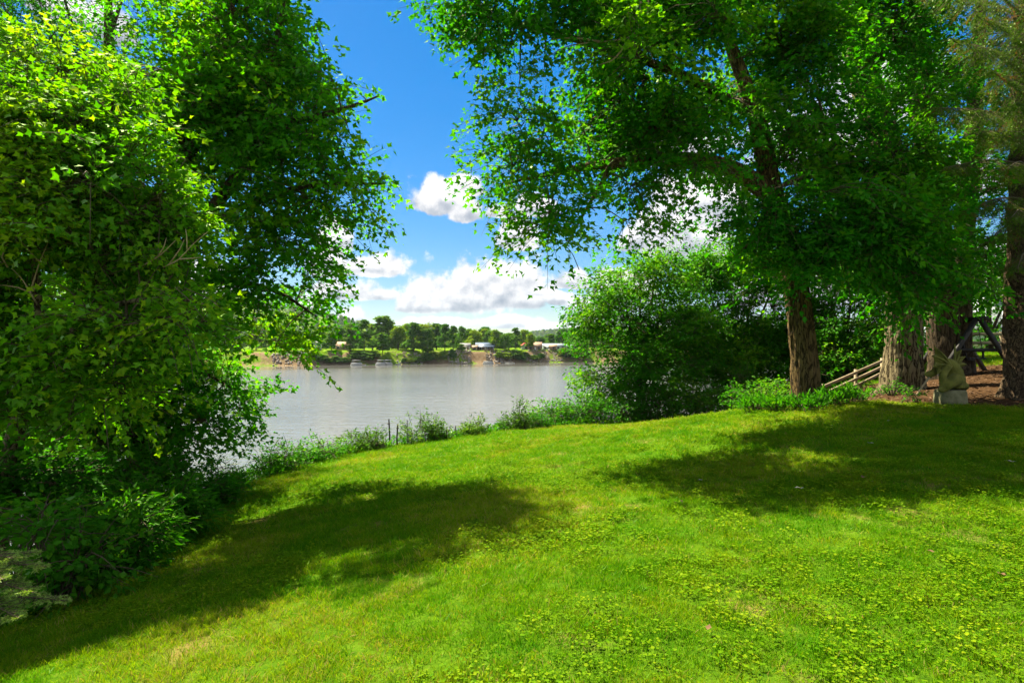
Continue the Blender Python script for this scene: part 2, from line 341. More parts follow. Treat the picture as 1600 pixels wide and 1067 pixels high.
def axis(*segs): return np.unique(np.concatenate([np.arange(a, b, s) for a, b, s in segs]))
def near_ground():
    xs = axis((-140, -24, 4), (-24, -9, .6), (-9, 15, .2), (15, 30, .6), (30, 200.1, 5)); ys = axis((-60, -4, 4), (-4, 1, .6), (1, 26, .2), (26, 45, .7), (45, 75.1, 3))
    X, Y = np.meshgrid(xs, ys); Z = ground(X, Y); nx = len(xs)
    b = MB(); i = np.arange(len(ys) - 1)[:, None] * nx; j = np.arange(nx - 1)[None]
    f = np.stack([i + j, i + j + 1, i + nx + j + 1, i + nx + j], -1).reshape(-1, 4)
    s, _ = edge_info(X, Y)
    b.add(np.stack([X, Y, Z], -1).reshape(-1, 3), f, 0, np.clip(s / 1.2 + .3, 0, 1).ravel())
    m, t = mat('lawn_soil'); bs = t.node('ShaderNodeBsdfDiffuse')
    co = t.node('ShaderNodeNewGeometry').outputs['Position']
    n = t.noise(co, .9, 5, .6); n2 = t.noise(co, 14, 5, .7)
    g = t.ramp(n2, [(.3, (.026, .075, .004)), (.6, (.066, .13, .006)), (.8, (.11, .13, .02))])
    dry = t.mix(t.smooth(n, .55, .72), g, (.17, .13, .04))
    bank = t.ramp(n2, [(.3, (.02, .028, .008)), (.7, (.06, .055, .025))])
    # mulch bed under the big trees: dry needles and bark on red-brown soil
    sp = t.node('ShaderNodeSeparateXYZ'); t.l.new(co, sp.inputs[0])
    wob = t.m('MULTIPLY', t.m('SUBTRACT', t.noise(co, 1.3, 3), .5), 1.6)
    ex = t.m('ABSOLUTE', t.m('MULTIPLY', t.m('SUBTRACT', sp.outputs[0], 13.2), 1 / 6.4)); ey = t.m('ABSOLUTE', t.m('MULTIPLY', t.m('SUBTRACT', sp.outputs[1], 15.6), 1 / 4.8))
    rr = t.m('ADD', t.m('POWER', t.m('ADD', t.m('POWER', ex, 3.0), t.m('POWER', ey, 3.0)), .3333), t.m('MULTIPLY', wob, .14))
    mul = t.ramp(t.noise(co, 30, 6, .75), [(.3, (.018, .011, .006)), (.5, (.05, .028, .014)), (.72, (.12, .072, .038))])
    c = t.mix(attr(t, 'tint'), dry, bank); c = t.mix(t.smooth(rr, 1.06, .94), c, mul)
    t.l.new(c, bs.inputs[0])
    bp = t.node('ShaderNodeBump'); bp.inputs['Distance'].default_value = .03; bp.inputs['Strength'].default_value = .8
    t.l.new(t.noise(co, 40, 5, .7), bp.inputs['Height']); t.l.new(bp.outputs[0], bs.inputs['Normal']); t.l.new(bs.outputs[0], t.out.inputs[0])
    o = b.build('lawn_ground', m, smooth=True); tag(o, kind='structure', label='sloping green lawn falling to the river bank')
near_ground()
def in_mulch(x, y): return np.abs((x - 13.2) / 6.4) ** 3 + np.abs((y - 15.6) / 4.8) ** 3 < 1.0 + .5 * (fbm(np.stack([x, y, x * 0], -1) * 1.3, 5, 2) - .5)

# ------------------------------------------------------------------ water
def water():
    b = MB(); b.add([(-4000, -70, WATER), (4000, -70, WATER), (4000, 420, WATER), (-4000, 420, WATER)], [[0, 1, 2, 3]])
    m, t = mat('muddy_river'); bs = t.node('ShaderNodeBsdfPrincipled')
    co = t.node('ShaderNodeNewGeometry').outputs['Position']
    mp = t.node('ShaderNodeMapping'); mp.inputs['Scale'].default_value = (.28, 1, 1); t.l.new(co, mp.inputs[0])
    big = t.noise(co, .02, 3, .5)
    t.l.new(t.ramp(big, [(.35, (.105, .108, .10)), (.65, (.135, .138, .13))]), bs.inputs['Base Color'])
    bs.inputs['Roughness'].default_value = .10; bs.inputs['IOR'].default_value = 1.33
    bs.inputs['Specular IOR Level'].default_value = .5
    h = t.m('ADD', t.m('MULTIPLY', t.noise(mp.outputs[0], .55, 3, .6), 1.0), t.m('MULTIPLY', t.noise(mp.outputs[0], 2.2, 4, .6), .35))
    sp = t.node('ShaderNodeSeparateXYZ'); t.l.new(co, sp.inputs[0])
    off = t.m('SUBTRACT', sp.outputs[1], t.m('MULTIPLY_ADD', t.m('TANH', t.m('MULTIPLY', sp.outputs[0], .42 / 80)), 80, 293)); off = t.m('ADD', off, t.m('MULTIPLY', t.m('SUBTRACT', t.noise(mp.outputs[0], .05, 3), .5), 26))
    calm = t.m('MULTIPLY_ADD', t.smooth(off, -34, -56), .95, .05)
    t.l.new(t.m('MULTIPLY_ADD', calm, .085, .015), bs.inputs['Roughness'])
    bp = t.node('ShaderNodeBump'); t.l.new(t.m('MULTIPLY', calm, .5), bp.inputs['Strength']); bp.inputs['Distance'].default_value = .35
    t.l.new(h, bp.inputs['Height']); t.l.new(bp.outputs[0], bs.inputs['Normal']); t.l.new(bs.outputs[0], t.out.inputs[0])
    tag(b.build('river_water', m), kind='structure', label='wide muddy grey river')
water()

# ------------------------------------------------------------------ far bank and hills
def yshore(x):
    x = np.asarray(x, float); p = np.stack([x / 14, x * 0, x * 0], -1)
    return 293 + 80 * np.tanh(x * .42 / 80) + (fbm(p, 21, 3) - .5) * 7
def far_ground(x, y):
    x = np.asarray(x, float); y = np.asarray(y, float); s = y - yshore(x)
    p = np.stack([x, y, x * 0], -1)
    wbank = 9 + 6 * fbm(p / np.array([25, 1e9, 1]), 8, 2)
    t = np.clip(s / wbank, -.6, 1); z = WATER + np.where(t > 0, 6.6 * (t * t * (3 - 2 * t)) , 6 * t)
    z = z + np.clip(s, 0, 9) / 9 * (fbm(p * .25, 9, 3) - .5) * 1.6
    # wooded hills behind the plain
    def hill(cx, cy, rx, ry, h): return h * np.exp(-((x - cx) / rx) ** 2 - ((y - cy) / ry) ** 2)
    ridge = hill(-620, 1450, 330, 260, 76) + hill(-1150, 1500, 420, 300, 110) + hill(250, 2300, 420, 300, 30) + hill(900, 2300, 700, 350, 60) + hill(-200, 2700, 600, 300, 24)
    return z + ridge * (.8 + .4 * fbm(p / 160, 4, 3))
def far_bank():
    xs = axis((-4000, -700, 150), (-700, -240, 20), (-240, 150, 2.0), (150, 700, 20), (700, 4001, 150)); off = axis((-16, 24, 1.5), (24, 60, 6), (60, 300, 30), (300, 2600, 70), (2600, 6000, 400))
    X = np.repeat(xs[None], len(off), 0); Y = yshore(X) + off[:, None]; Z = far_ground(X, Y); nx = len(xs)
    i = np.arange(len(off) - 1)[:, None] * nx; j = np.arange(nx - 1)[None]; b = MB()
    b.add(np.stack([X, Y, Z], -1).reshape(-1, 3), np.stack([i + j, i + j + 1, i + nx + j + 1, i + nx + j], -1).reshape(-1, 4))
    m, t = mat('far_bank_ground'); bs = t.node('ShaderNodeBsdfDiffuse'); geo = t.node('ShaderNodeNewGeometry'); co = geo.outputs['Position']
    sp = t.node('ShaderNodeSeparateXYZ'); t.l.new(geo.outputs['Normal'], sp.inputs[0]); sz = t.node('ShaderNodeSeparateXYZ'); t.l.new(co, sz.inputs[0])
    n = t.noise(co, .08, 4, .6); n2 = t.noise(co, .7, 5, .7)
    soil = t.ramp(n2, [(.3, (.075, .05, .027)), (.5, (.15, .105, .06)), (.75, (.24, .185, .12))])
    grass = t.ramp(n2, [(.3, (.06, .13, .008)), (.7, (.13, .20, .012))])
    bankc = t.mix(t.smooth(n, .44, .56), soil, grass)
    high = t.smooth(sz.outputs[2], WATER + 5.6, WATER + 6.4)
    t.l.new(t.mix(high, bankc, grass), bs.inputs[0]); t.l.new(bs.outputs[0], t.out.inputs[0])
    tag(b.build('far_river_bank', m, smooth=True), kind='structure', label='far river bank with eroded soil and green meadow')
far_bank()

# ------------------------------------------------------------------ foliage tools
MAPLE = (np.array([(0, 0, 0), (-.52, .38, .05), (-.22, .50, .0), (0, 1.0, -.12), (.22, .50, .0), (.52, .38, .05)]), np.array([(0, 2, 1), (0, 3, 2), (0, 4, 3), (0, 5, 4)]))
OVAL = (np.array([(0, 0, 0), (-.26, .48, .06), (0, 1.0, -.08), (.26, .48, .06)]), np.array([(0, 2, 1), (0, 3, 2)]))
LANCE = (np.array([(0, 0, 0), (-.13, .42, .03), (0, 1.0, -.14), (.13, .42, .03)]), np.array([(0, 2, 1), (0, 3, 2)]))
ROUND = (np.array([(0, 0, 0), (-.42, .30, .06), (-.40, .72, .05), (0, .95, -.05), (.40, .72, .05), (.42, .30, .06)]), np.array([(0, 2, 1), (0, 3, 2), (0, 4, 3), (0, 5, 4)]))
def add_leaves(b, pos, ax, nr, size, tint, shape, mi=0):
    V, Fc = shape; n = len(pos); ax = norm(ax); sd_ = norm(np.cross(ax, nr)); up = np.cross(sd_, ax)
    v = pos[:, None] + size[:, None, None] * (V[None, :, 0, None] * sd_[:, None] + V[None, :, 1, None] * ax[:, None] + V[None, :, 2, None] * up[:, None])
    f = (np.arange(n)[:, None, None] * len(V) + Fc[None]).reshape(-1, 3)
    b.add(v.reshape(-1, 3), f, mi, np.repeat(tint, len(V)))
UP = np.array([0, 0, 1.])
def add_sprays(b, base, d, L, nl, size, shape, tint0, spread=.42, droop=.25, tilt=.55, twig=True, mi=0, tmi=1, hang=.45):
    m = len(base); d = norm(d); side = norm(np.cross(d, UP) + 1e-6)
    t = rng.uniform(.08, 1.02, (m, nl)); sgn = rng.choice([-1, 1], (m, nl)); w = rng.random((m, nl)) ** .8 * sgn * spread * (.3 + .9 * np.sin(np.pi * np.clip(t * .82, 0, 1)))
    Lb = L[:, None]
    pos = base[:, None] + d[:, None] * (t * Lb)[..., None] + side[:, None] * (w * Lb)[..., None]
    pos[..., 2] += (-droop * t ** 2 - .25 * w ** 2) * Lb + rng.normal(0, .06, (m, nl)) * Lb
    ax = d[:, None] * .7 + side[:, None] * (np.sign(w) * .75)[..., None] + rng.normal(0, .45, (m, nl, 3)); ax[..., 2] -= hang
    nr = UP + rng.normal(0, tilt, (m, nl, 3))
    sz = size * rng.uniform(.62, 1.2, (m, nl)); tn = np.clip(tint0[:, None] + rng.normal(0, .16, (m, nl)), 0, .94)
    add_leaves(b, pos.reshape(-1, 3), ax.reshape(-1, 3), nr.reshape(-1, 3), sz.ravel(), tn.ravel(), shape, mi)
    if twig:
        tt = np.array([0, .5, 1.0]); ctr = base[:, None] + d[:, None] * (tt[None] * Lb)[..., None]; ctr[..., 2] -= droop * tt ** 2 * Lb
        add_sticks(b, ctr, np.array([.008, .006, .002])[None] * np.ones((m, 1)), tmi)
def add_sticks(b, ctr, rad, mi=1):        # many three-sided sticks: ctr (m,k,3), rad (m,k)
    m, k, _ = ctr.shape; d = norm(ctr[:, -1] - ctr[:, 0]); r = np.where(np.abs(d[:, 2:3]) > .9, np.array([[1., 0, 0]]), UP[None]); x = norm(np.cross(d, r)); y = np.cross(d, x)
    an = np.arange(3) * 2 * np.pi / 3
    v = ctr[:, :, None] + rad[:, :, None, None] * (np.cos(an)[None, None, :, None] * x[:, None, None] + np.sin(an)[None, None, :, None] * y[:, None, None])
    fs = []
    for i in range(k - 1):
        for j in range(3): fs.append((i * 3 + j, i * 3 + (j + 1) % 3, i * 3 + 3 + (j + 1) % 3, i * 3 + 3 + j))
    f = (np.arange(m)[:, None, None] * (3 * k) + np.array(fs)[None]).reshape(-1, 4)
    b.add(v.reshape(-1, 3), f, mi, np.full(m * 3 * k, .5))

SX = norm(np.cross(np.array(sun_dir), UP)); SY = np.cross(SX, np.array(sun_dir))
def lobes_to_bases(lobes, per_m3, noise_s=1.0, thr=.40, seed=1, shell=2.0, nmin=6, sun_gap=0):
    B, D, T = [], [], []
    for (c, r) in lobes:
        n = max(nmin, int(per_m3 * 4.19 * r[0] * r[1] * r[2]))
        u = norm(rng.normal(size=(n, 3))); q = rng.random(n)[:, None] ** (1 / shell); p = c + u * q * r
        k = vnoise(p / noise_s, seed) * .65 + vnoise(p / noise_s * 2.1, seed + 3) * .35 > thr
        if sun_gap:              # gaps cut through the crown along the sun's rays to dapple the lawn
            k &= fbm(np.stack([p @ SX, p @ SY, p[:, 0] * 0], 1) / .95, 77, 2) > sun_gap
        p = p[k]; u = u[k]
        dd = u * np.array([1, 1, .45]) + rng.normal(0, .35, p.shape); dd[:, 2] += .12
        B.append(p); D.append(dd); T.append(np.clip(.45 + .9 * (vnoise(p / .9, seed + 9) - .5) + rng.normal(0, .08, len(p)), 0, .9))
    return np.concatenate(B), np.concatenate(D), np.concatenate(T)
def px_lobes(lst, ry=1.2):
    o = []
    for l in lst:
        px, py, rx, rz, d = l[:5]; r_ = l[5] if len(l) > 5 else ry; k = d / F
        o.append((P(px, py, d), np.array([rx * k, r_, rz * k])))
    return o
def bark_bump(amp, fr, seed, flare=0, lobes=5, h=1.0):
    def f(rr, pts, an):
        p = np.stack([np.cos(an)[None] * fr + pts[:, :1] * .2, np.sin(an)[None] * fr + pts[:, 1:2] * .2, pts[:, 2:3] * 1.1 + 0 * an[None]], -1)
        n = np.clip(np.abs(fbm(p, seed, 3) - .5) * 6, 0, 1.2); rr = rr * (1 + amp * (n - .4)) + rr * .10 * (vnoise(p * .3, seed + 5) - .5)
        if flare:
            z = (pts[:, 2] - pts[0, 2])[:, None]; g = np.exp(-z / h) * flare
            rr = rr * (1 + g * (.35 + .65 * np.clip(np.cos(an * lobes + 2 * vnoise(p * .2, seed)[:, :1]), -.3, 1)[0][None]))
        return rr
    return f
def resample(path, rad, step):
    c = catmull(path, 10); s = np.concatenate([[0], np.cumsum(np.linalg.norm(np.diff(c, axis=0), axis=1))]); n = max(4, int(s[-1] / step)); q = np.linspace(0, s[-1], n)
    cc = np.stack([np.interp(q, s, c[:, k]) for k in range(3)], 1); k = np.linspace(0, 1, len(rad)); ss = np.linspace(0, 1, len(path))
    rr = np.interp(np.interp(q, s, np.linspace(0, 1, len(c))), k, rad); return cc, rr

DENS = 5.0
def tree(name, label, trunk, limbs, lobes, leafmat, barkmat, cat='tree', group=None, per=7.0, nl=26, size=.12, shape=MAPLE, L=.8, thr=.40, ns=1.0,
         spread=.42, droop=.25, tilt=.55, bump=None, seg=14, step=.12, seed=1, dead=(), shell=2.0, hang=.45, sun_gap=0):
    """trunk: (path, radii); limbs: list of the same; lobes: (centre, radii) of the leafy masses."""
    base = np.array(trunk[0][0]); root = empty(name, tuple(base)); tag(root, label, cat, group)
    tp, tr_ = resample(trunk[0], trunk[1], step); b = MB(); b.tube(tp, tr_, seg, bump=bump); b.build('trunk', barkmat, root, True, base)
    skel = [tp[len(tp) // 3:]]; srad = [tr_[len(tp) // 3:]]
    for (pth, rd) in limbs:
        lp, lr = resample(pth, rd, .22); b = MB(); b.tube(lp, lr, 8, bump=bark_bump(.12, 2, seed)); b.build('limb', barkmat, root, True, base); skel.append(lp); srad.append(lr)
    for (pth, rd) in dead:
        b = MB()
        for q, (pp, r2) in enumerate(zip(pth, rd)):
            lp, lr = resample(pp, r2, .1); b.tube(lp, lr, 4)
        b.build('dead_branch', M['deadwood'], root, True, base)
    sk = np.concatenate(skel); sr = np.concatenate(srad); b = MB()
    B, D, T = lobes_to_bases(lobes, per * DENS, ns, thr, seed, shell, sun_gap=sun_gap)
    # boughs from the limbs to the heart of each leafy mass, then shoots to each spray
    bough = []
    for (c, r) in lobes:
        i = np.argmin(((sk - c) ** 2).sum(1)); s0 = sk[i]; mid = (s0 + c) / 2 + np.array([0, 0, .12 * np.linalg.norm(c - s0)]); pth = catmull([s0, mid, c], 6)
        r0 = min(sr[i] * .6, .012 + .014 * np.linalg.norm(c - s0)); b.tube(pth, np.linspace(r0, .008, len(pth)), 5, 1, False); bough.append(pth[2:])
    bo = np.concatenate([sk] + bough)
    idx = np.concatenate([np.argmin(((B[i:i + 400, None] - bo[None]) ** 2).sum(-1), 1) for i in range(0, len(B), 400)])
    s0 = bo[idx]; mid = (s0 + B) / 2; mid[:, 2] += .08 * np.linalg.norm(B - s0, axis=1)
    ln = np.minimum(np.linalg.norm(B - s0, axis=1), 2)[:, None]
    add_sticks(b, np.stack([s0, mid, B], 1), np.concatenate([.006 + .006 * ln, .005 + .003 * ln, .004 + 0 * ln], 1))
    add_sprays(b, B, D, L * rng.uniform(.7, 1.25, len(B)), nl, size, shape, T, spread, droop, tilt, hang=hang)
    cr = b.build('crown', [leafmat, M['twig']], root, False, base); cr['kind'] = 'stuff'
    return root

def shrub(name, label, lobes, leafmat, group=None, cat='shrub', per=30, nl=16, size=.09, shape=OVAL, L=.45, thr=.36, ns=.5, seed=1, stems=5, tilt=.6, droop=.2, upright=0.0, basep=None, hang=.3, spread=.42):
    c0 = np.mean([c for c, r in lobes], 0) if basep is None else np.array(basep); bz = gz(c0[0], c0[1]); base = np.array([c0[0], c0[1], bz - .03])
    root = empty(name, tuple(base)); tag(root, label, cat, group)
    B, D, T = lobes_to_bases(lobes, per * 4.0, ns, thr, seed, 1.9, 40); D = D + UP * upright
    g = ground(B[:, 0], B[:, 1]); k = B[:, 2] > g + .02; B, D, T = B[k], D[k], T[k]; g = g[k]
    b = MB()
    ends = np.array([c for c, r in lobes]); 
    for i in range(max(stems, len(ends))):
        e = ends[i % len(ends)] + rng.normal(0, .12, 3); st = base + np.array([rng.normal(0, .12), rng.normal(0, .12), -.05]); s = MB(); s.tube(catmull([st, (st + e) / 2 + rng.normal(0, .06, 3), e], 4), np.linspace(.018, .006, 9), 5); s.build('stem', M['twig'], root, True, base)
    src = ends[np.argmin(((B[:, None] - ends[None]) ** 2).sum(-1), 1)]; s0 = np.where(rng.random(len(B))[:, None] < .5, src, np.stack([B[:, 0] * .6 + base[0] * .4, B[:, 1] * .6 + base[1] * .4, g], 1))
    add_sticks(b, np.stack([s0, (s0 + B) / 2, B], 1), np.array([.006, .005, .003])[None] * np.ones((len(B), 1)))
    add_sprays(b, B, D, L * rng.uniform(.7, 1.3, len(B)), nl, size, shape, T, spread, droop, tilt, hang=hang)
    f = b.build('foliage', [leafmat, M['twig']], root, False, base); f['kind'] = 'stuff'
    return root
def tp(lst): return [P(*q) for q in lst]

# ------------------------------------------------------------------ left bank trees
def base_at(px, d, sink=.15): g = G(px, d); g[2] -= sink; return g
tree('riverbank_maple', 'tall spreading maple on the left bank whose limbs reach over the river',
     ([base_at(215, 11.5)] + tp([(222, 640, 11.3), (240, 480, 11), (275, 300, 11), (295, 120, 11), (310, -80, 11), (315, -260, 11)]), [.27, .22, .19, .15, .11, .07, .03]),
     [(tp([(243, 460, 11), (320, 345, 10.8), (372, 275, 10.5), (432, 203, 10.3), (500, 182, 10), (560, 163, 10), (592, 150, 10)]), [.14, .12, .105, .08, .055, .03, .012]),
      (tp([(310, 360, 10.8), (420, 305, 10.5), (520, 288, 10.3), (600, 288, 10.2)]), [.08, .06, .035, .012]),
      (tp([(240, 480, 11), (340, 440, 11), (430, 455, 11), (495, 495, 11)]), [.09, .06, .04, .012]),
      (tp([(225, 620, 11.3), (300, 580, 11.5), (370, 610, 11.6)]), [.08, .05, .015]),
      (tp([(430, 205, 10.3), (425, 120, 10.4), (440, 20, 10.4), (460, -60, 10.4)]), [.06, .045, .03, .012]),
      (tp([(275, 300, 11), (330, 160, 10.5), (360, 30, 10.3), (380, -120, 10.3)]), [.09, .07, .045, .015])],
     px_lobes([(565, 150, 32, 34, 10), (518, 122, 28, 28, 10, .7), (545, 205, 24, 14, 10, .6), (438, 72, 34, 36, 10.2), (440, 140, 50, 50, 10.2), (480, 215, 50, 45, 10.2), (588, 285, 32, 20, 10.2, .7), (535, 285, 45, 26, 10.3), (490, 315, 45, 32, 10.3),
               (440, 250, 55, 50, 10.5), (400, 100, 60, 65, 10.3), (340, 30, 80, 60, 10.3), (385, 15, 36, 40, 10.3), (300, 170, 80, 80, 10.8), (370, 190, 60, 60, 10.4), (450, 380, 55, 42, 10.6), (478, 440, 34, 34, 10.8), (400, 350, 60, 60, 10.6),
               (462, 500, 38, 22, 11, .8), (410, 455, 55, 45, 10.8), (340, 420, 75, 65, 10.8), (430, 540, 30, 18, 11, .7), (390, 525, 50, 40, 11), (330, 525, 65, 60, 11), (352, 600, 40, 38, 11.5, .9), (375, 645, 22, 32, 11.5, .7), (320, 655, 36, 40, 11.6, .8),
               (265, 640, 50, 60, 11.5), (250, 550, 70, 65, 11.3), (200, 440, 90, 80, 11.3), (240, 300, 90, 80, 11.2), (180, 200, 80, 70, 11.4), (150, 590, 90, 80, 11.5), (100, 690, 100, 60, 11.5), (30, 560, 80, 90, 11.5),
               (360, -70, 50, 30, 10.4), (290, -80, 70, 40, 10.8), (415, -50, 26, 22, 10.4), (320, -200, 70, 50, 11), (200, -30, 60, 40, 11.2), (50, 640, 90, 70, 10.5), (180, 690, 70, 40, 10.8), (120, 560, 80, 60, 10)]),
     M['maple_mid'], M['bark'], per=8.6, nl=40, size=.115, seed=11, sun_gap=.405, droop=.26, L=.85, spread=.36, thr=.455, ns=1.15, bump=bark_bump(.18, 3, 4))
dead1 = [tp([(55, 470, 6.6), (30, 430, 6.5), (2, 410, 6.4)]), tp([(48, 455, 6.6), (62, 410, 6.5), (78, 372, 6.5)]), tp([(50, 458, 6.6), (20, 447, 6.5), (-10, 446, 6.5)]), tp([(62, 410, 6.5), (40, 385, 6.4), (25, 368, 6.4)]), tp([(12, 418, 6.4), (3, 395, 6.4), (28, 368, 6.4), (60, 360, 6.4)]), tp([(50, 455, 6.6), (66, 440, 6.5), (72, 432, 6.5)])]
dead2 = [tp([(222, 416, 6.6), (246, 402, 6.4), (262, 388, 6.3), (275, 375, 6.3)]), tp([(255, 418, 6.5), (280, 405, 6.3), (298, 385, 6.3), (325, 362, 6.3)]), tp([(280, 405, 6.3), (300, 404, 6.3), (315, 402, 6.3)]), tp([(246, 402, 6.4), (256, 386, 6.3), (260, 372, 6.3)]), tp([(292, 390, 6.3), (292, 372, 6.3), (290, 358, 6.3)]), tp([(265, 412, 6.4), (282, 388, 6.3), (288, 374, 6.3)])]
tree('young_maple', 'bright yellow-green young maple nearest the camera at the left edge',
     ([base_at(-25, 7.6)] + tp([(20, 700, 7.4), (68, 568, 7.2), (140, 488, 7.2), (163, 380, 7.2), (172, 260, 7.2), (176, 150, 7.2)]), [.13, .11, .085, .07, .05, .035, .015]),
     [(tp([(68, 568, 7.2), (60, 480, 6.9), (55, 400, 6.8), (60, 280, 6.8), (70, 170, 6.8)]), [.06, .05, .04, .03, .01]),
      (tp([(140, 488, 7.2), (210, 470, 6.8), (280, 468, 6.6), (335, 480, 6.5)]), [.045, .03, .02, .008]),
      (tp([(163, 380, 7.2), (220, 330, 6.9), (265, 290, 6.8)]), [.035, .025, .008])],
     px_lobes([(60, 250, 80, 60, 6.9), (130, 190, 75, 55, 7.0), (30, 170, 60, 50, 7.2), (200, 250, 60, 60, 6.9), (150, 290, 80, 60, 6.7), (60, 340, 80, 60, 6.7), (210, 340, 65, 50, 6.7), (250, 310, 40, 40, 6.8), (130, 380, 70, 50, 6.6), (30, 430, 60, 50, 6.9),
               (215, 415, 50, 32, 6.8), (285, 455, 48, 26, 6.5, .7), (335, 480, 34, 16, 6.4, .5), (280, 505, 52, 24, 6.5, .7), (200, 500, 60, 30, 6.6), (100, 480, 70, 45, 6.9), (95, 560, 60, 30, 6.7, .7), (170, 570, 50, 36, 6.8, .8), (30, 590, 60, 40, 7.0), (120, 640, 60, 30, 7.0, .8), (195, 615, 40, 22, 6.8, .6), (-40, 300, 60, 120, 7), (-50, 500, 60, 100, 7), (235, 175, 44, 40, 7.8), (95, 105, 46, 34, 8), (255, 110, 34, 36, 8.6), (290, 250, 34, 30, 7.6), (20, 80, 40, 30, 8), (300, 400, 30, 24, 7)], ry=.75),
     M['maple_lite'], M['bark_pale'], per=46, nl=30, size=.09, sun_gap=.33, L=.55, seed=23, dead=[(dead1, [[.012, .007, .003]] * len(dead1)), (dead2, [[.010, .007, .003]] * len(dead2))], thr=.43, ns=.8)
tree('cottonwood_tree', 'tall thin-leaved tree rising behind the maples at the top left corner',
     ([base_at(165, 20)] + tp([(166, 500, 20), (168, 250, 20), (170, 60, 20), (168, -60, 20), (172, -200, 20)]), [.34, .30, .24, .15, .10, .03]),
     [(tp([(168, 160, 20), (120, 60, 20), (90, -40, 20)]), [.10, .06, .02]), (tp([(168, 200, 20), (60, 110, 20), (10, 20, 20)]), [.10, .06, .02]), (tp([(170, 60, 20), (190, 0, 20), (205, -60, 20)]), [.08, .05, .02])],
     px_lobes([(30, 50, 50, 45, 20), (105, 55, 26, 30, 20), (80, 120, 50, 40, 20), (10, 130, 50, 40, 20), (150, 95, 30, 30, 20), (195, 100, 34, 36, 20), (215, 40, 20, 26, 20), (150, 15, 18, 16, 20), (60, 0, 40, 30, 20), (120, -40, 60, 40, 20), (200, -60, 60, 40, 20), (20, -60, 60, 50, 20), (40, 220, 70, 60, 20), (130, 200, 60, 60, 20), (-60, 60, 60, 100, 20), (160, 320, 70, 60, 20), (60, 330, 70, 60, 20)], ry=1.6),
     M['oak'], M['bark'], per=3.2, nl=20, size=.15, shape=OVAL, L=.9, seed=31, thr=.46, ns=1.1, step=.4)

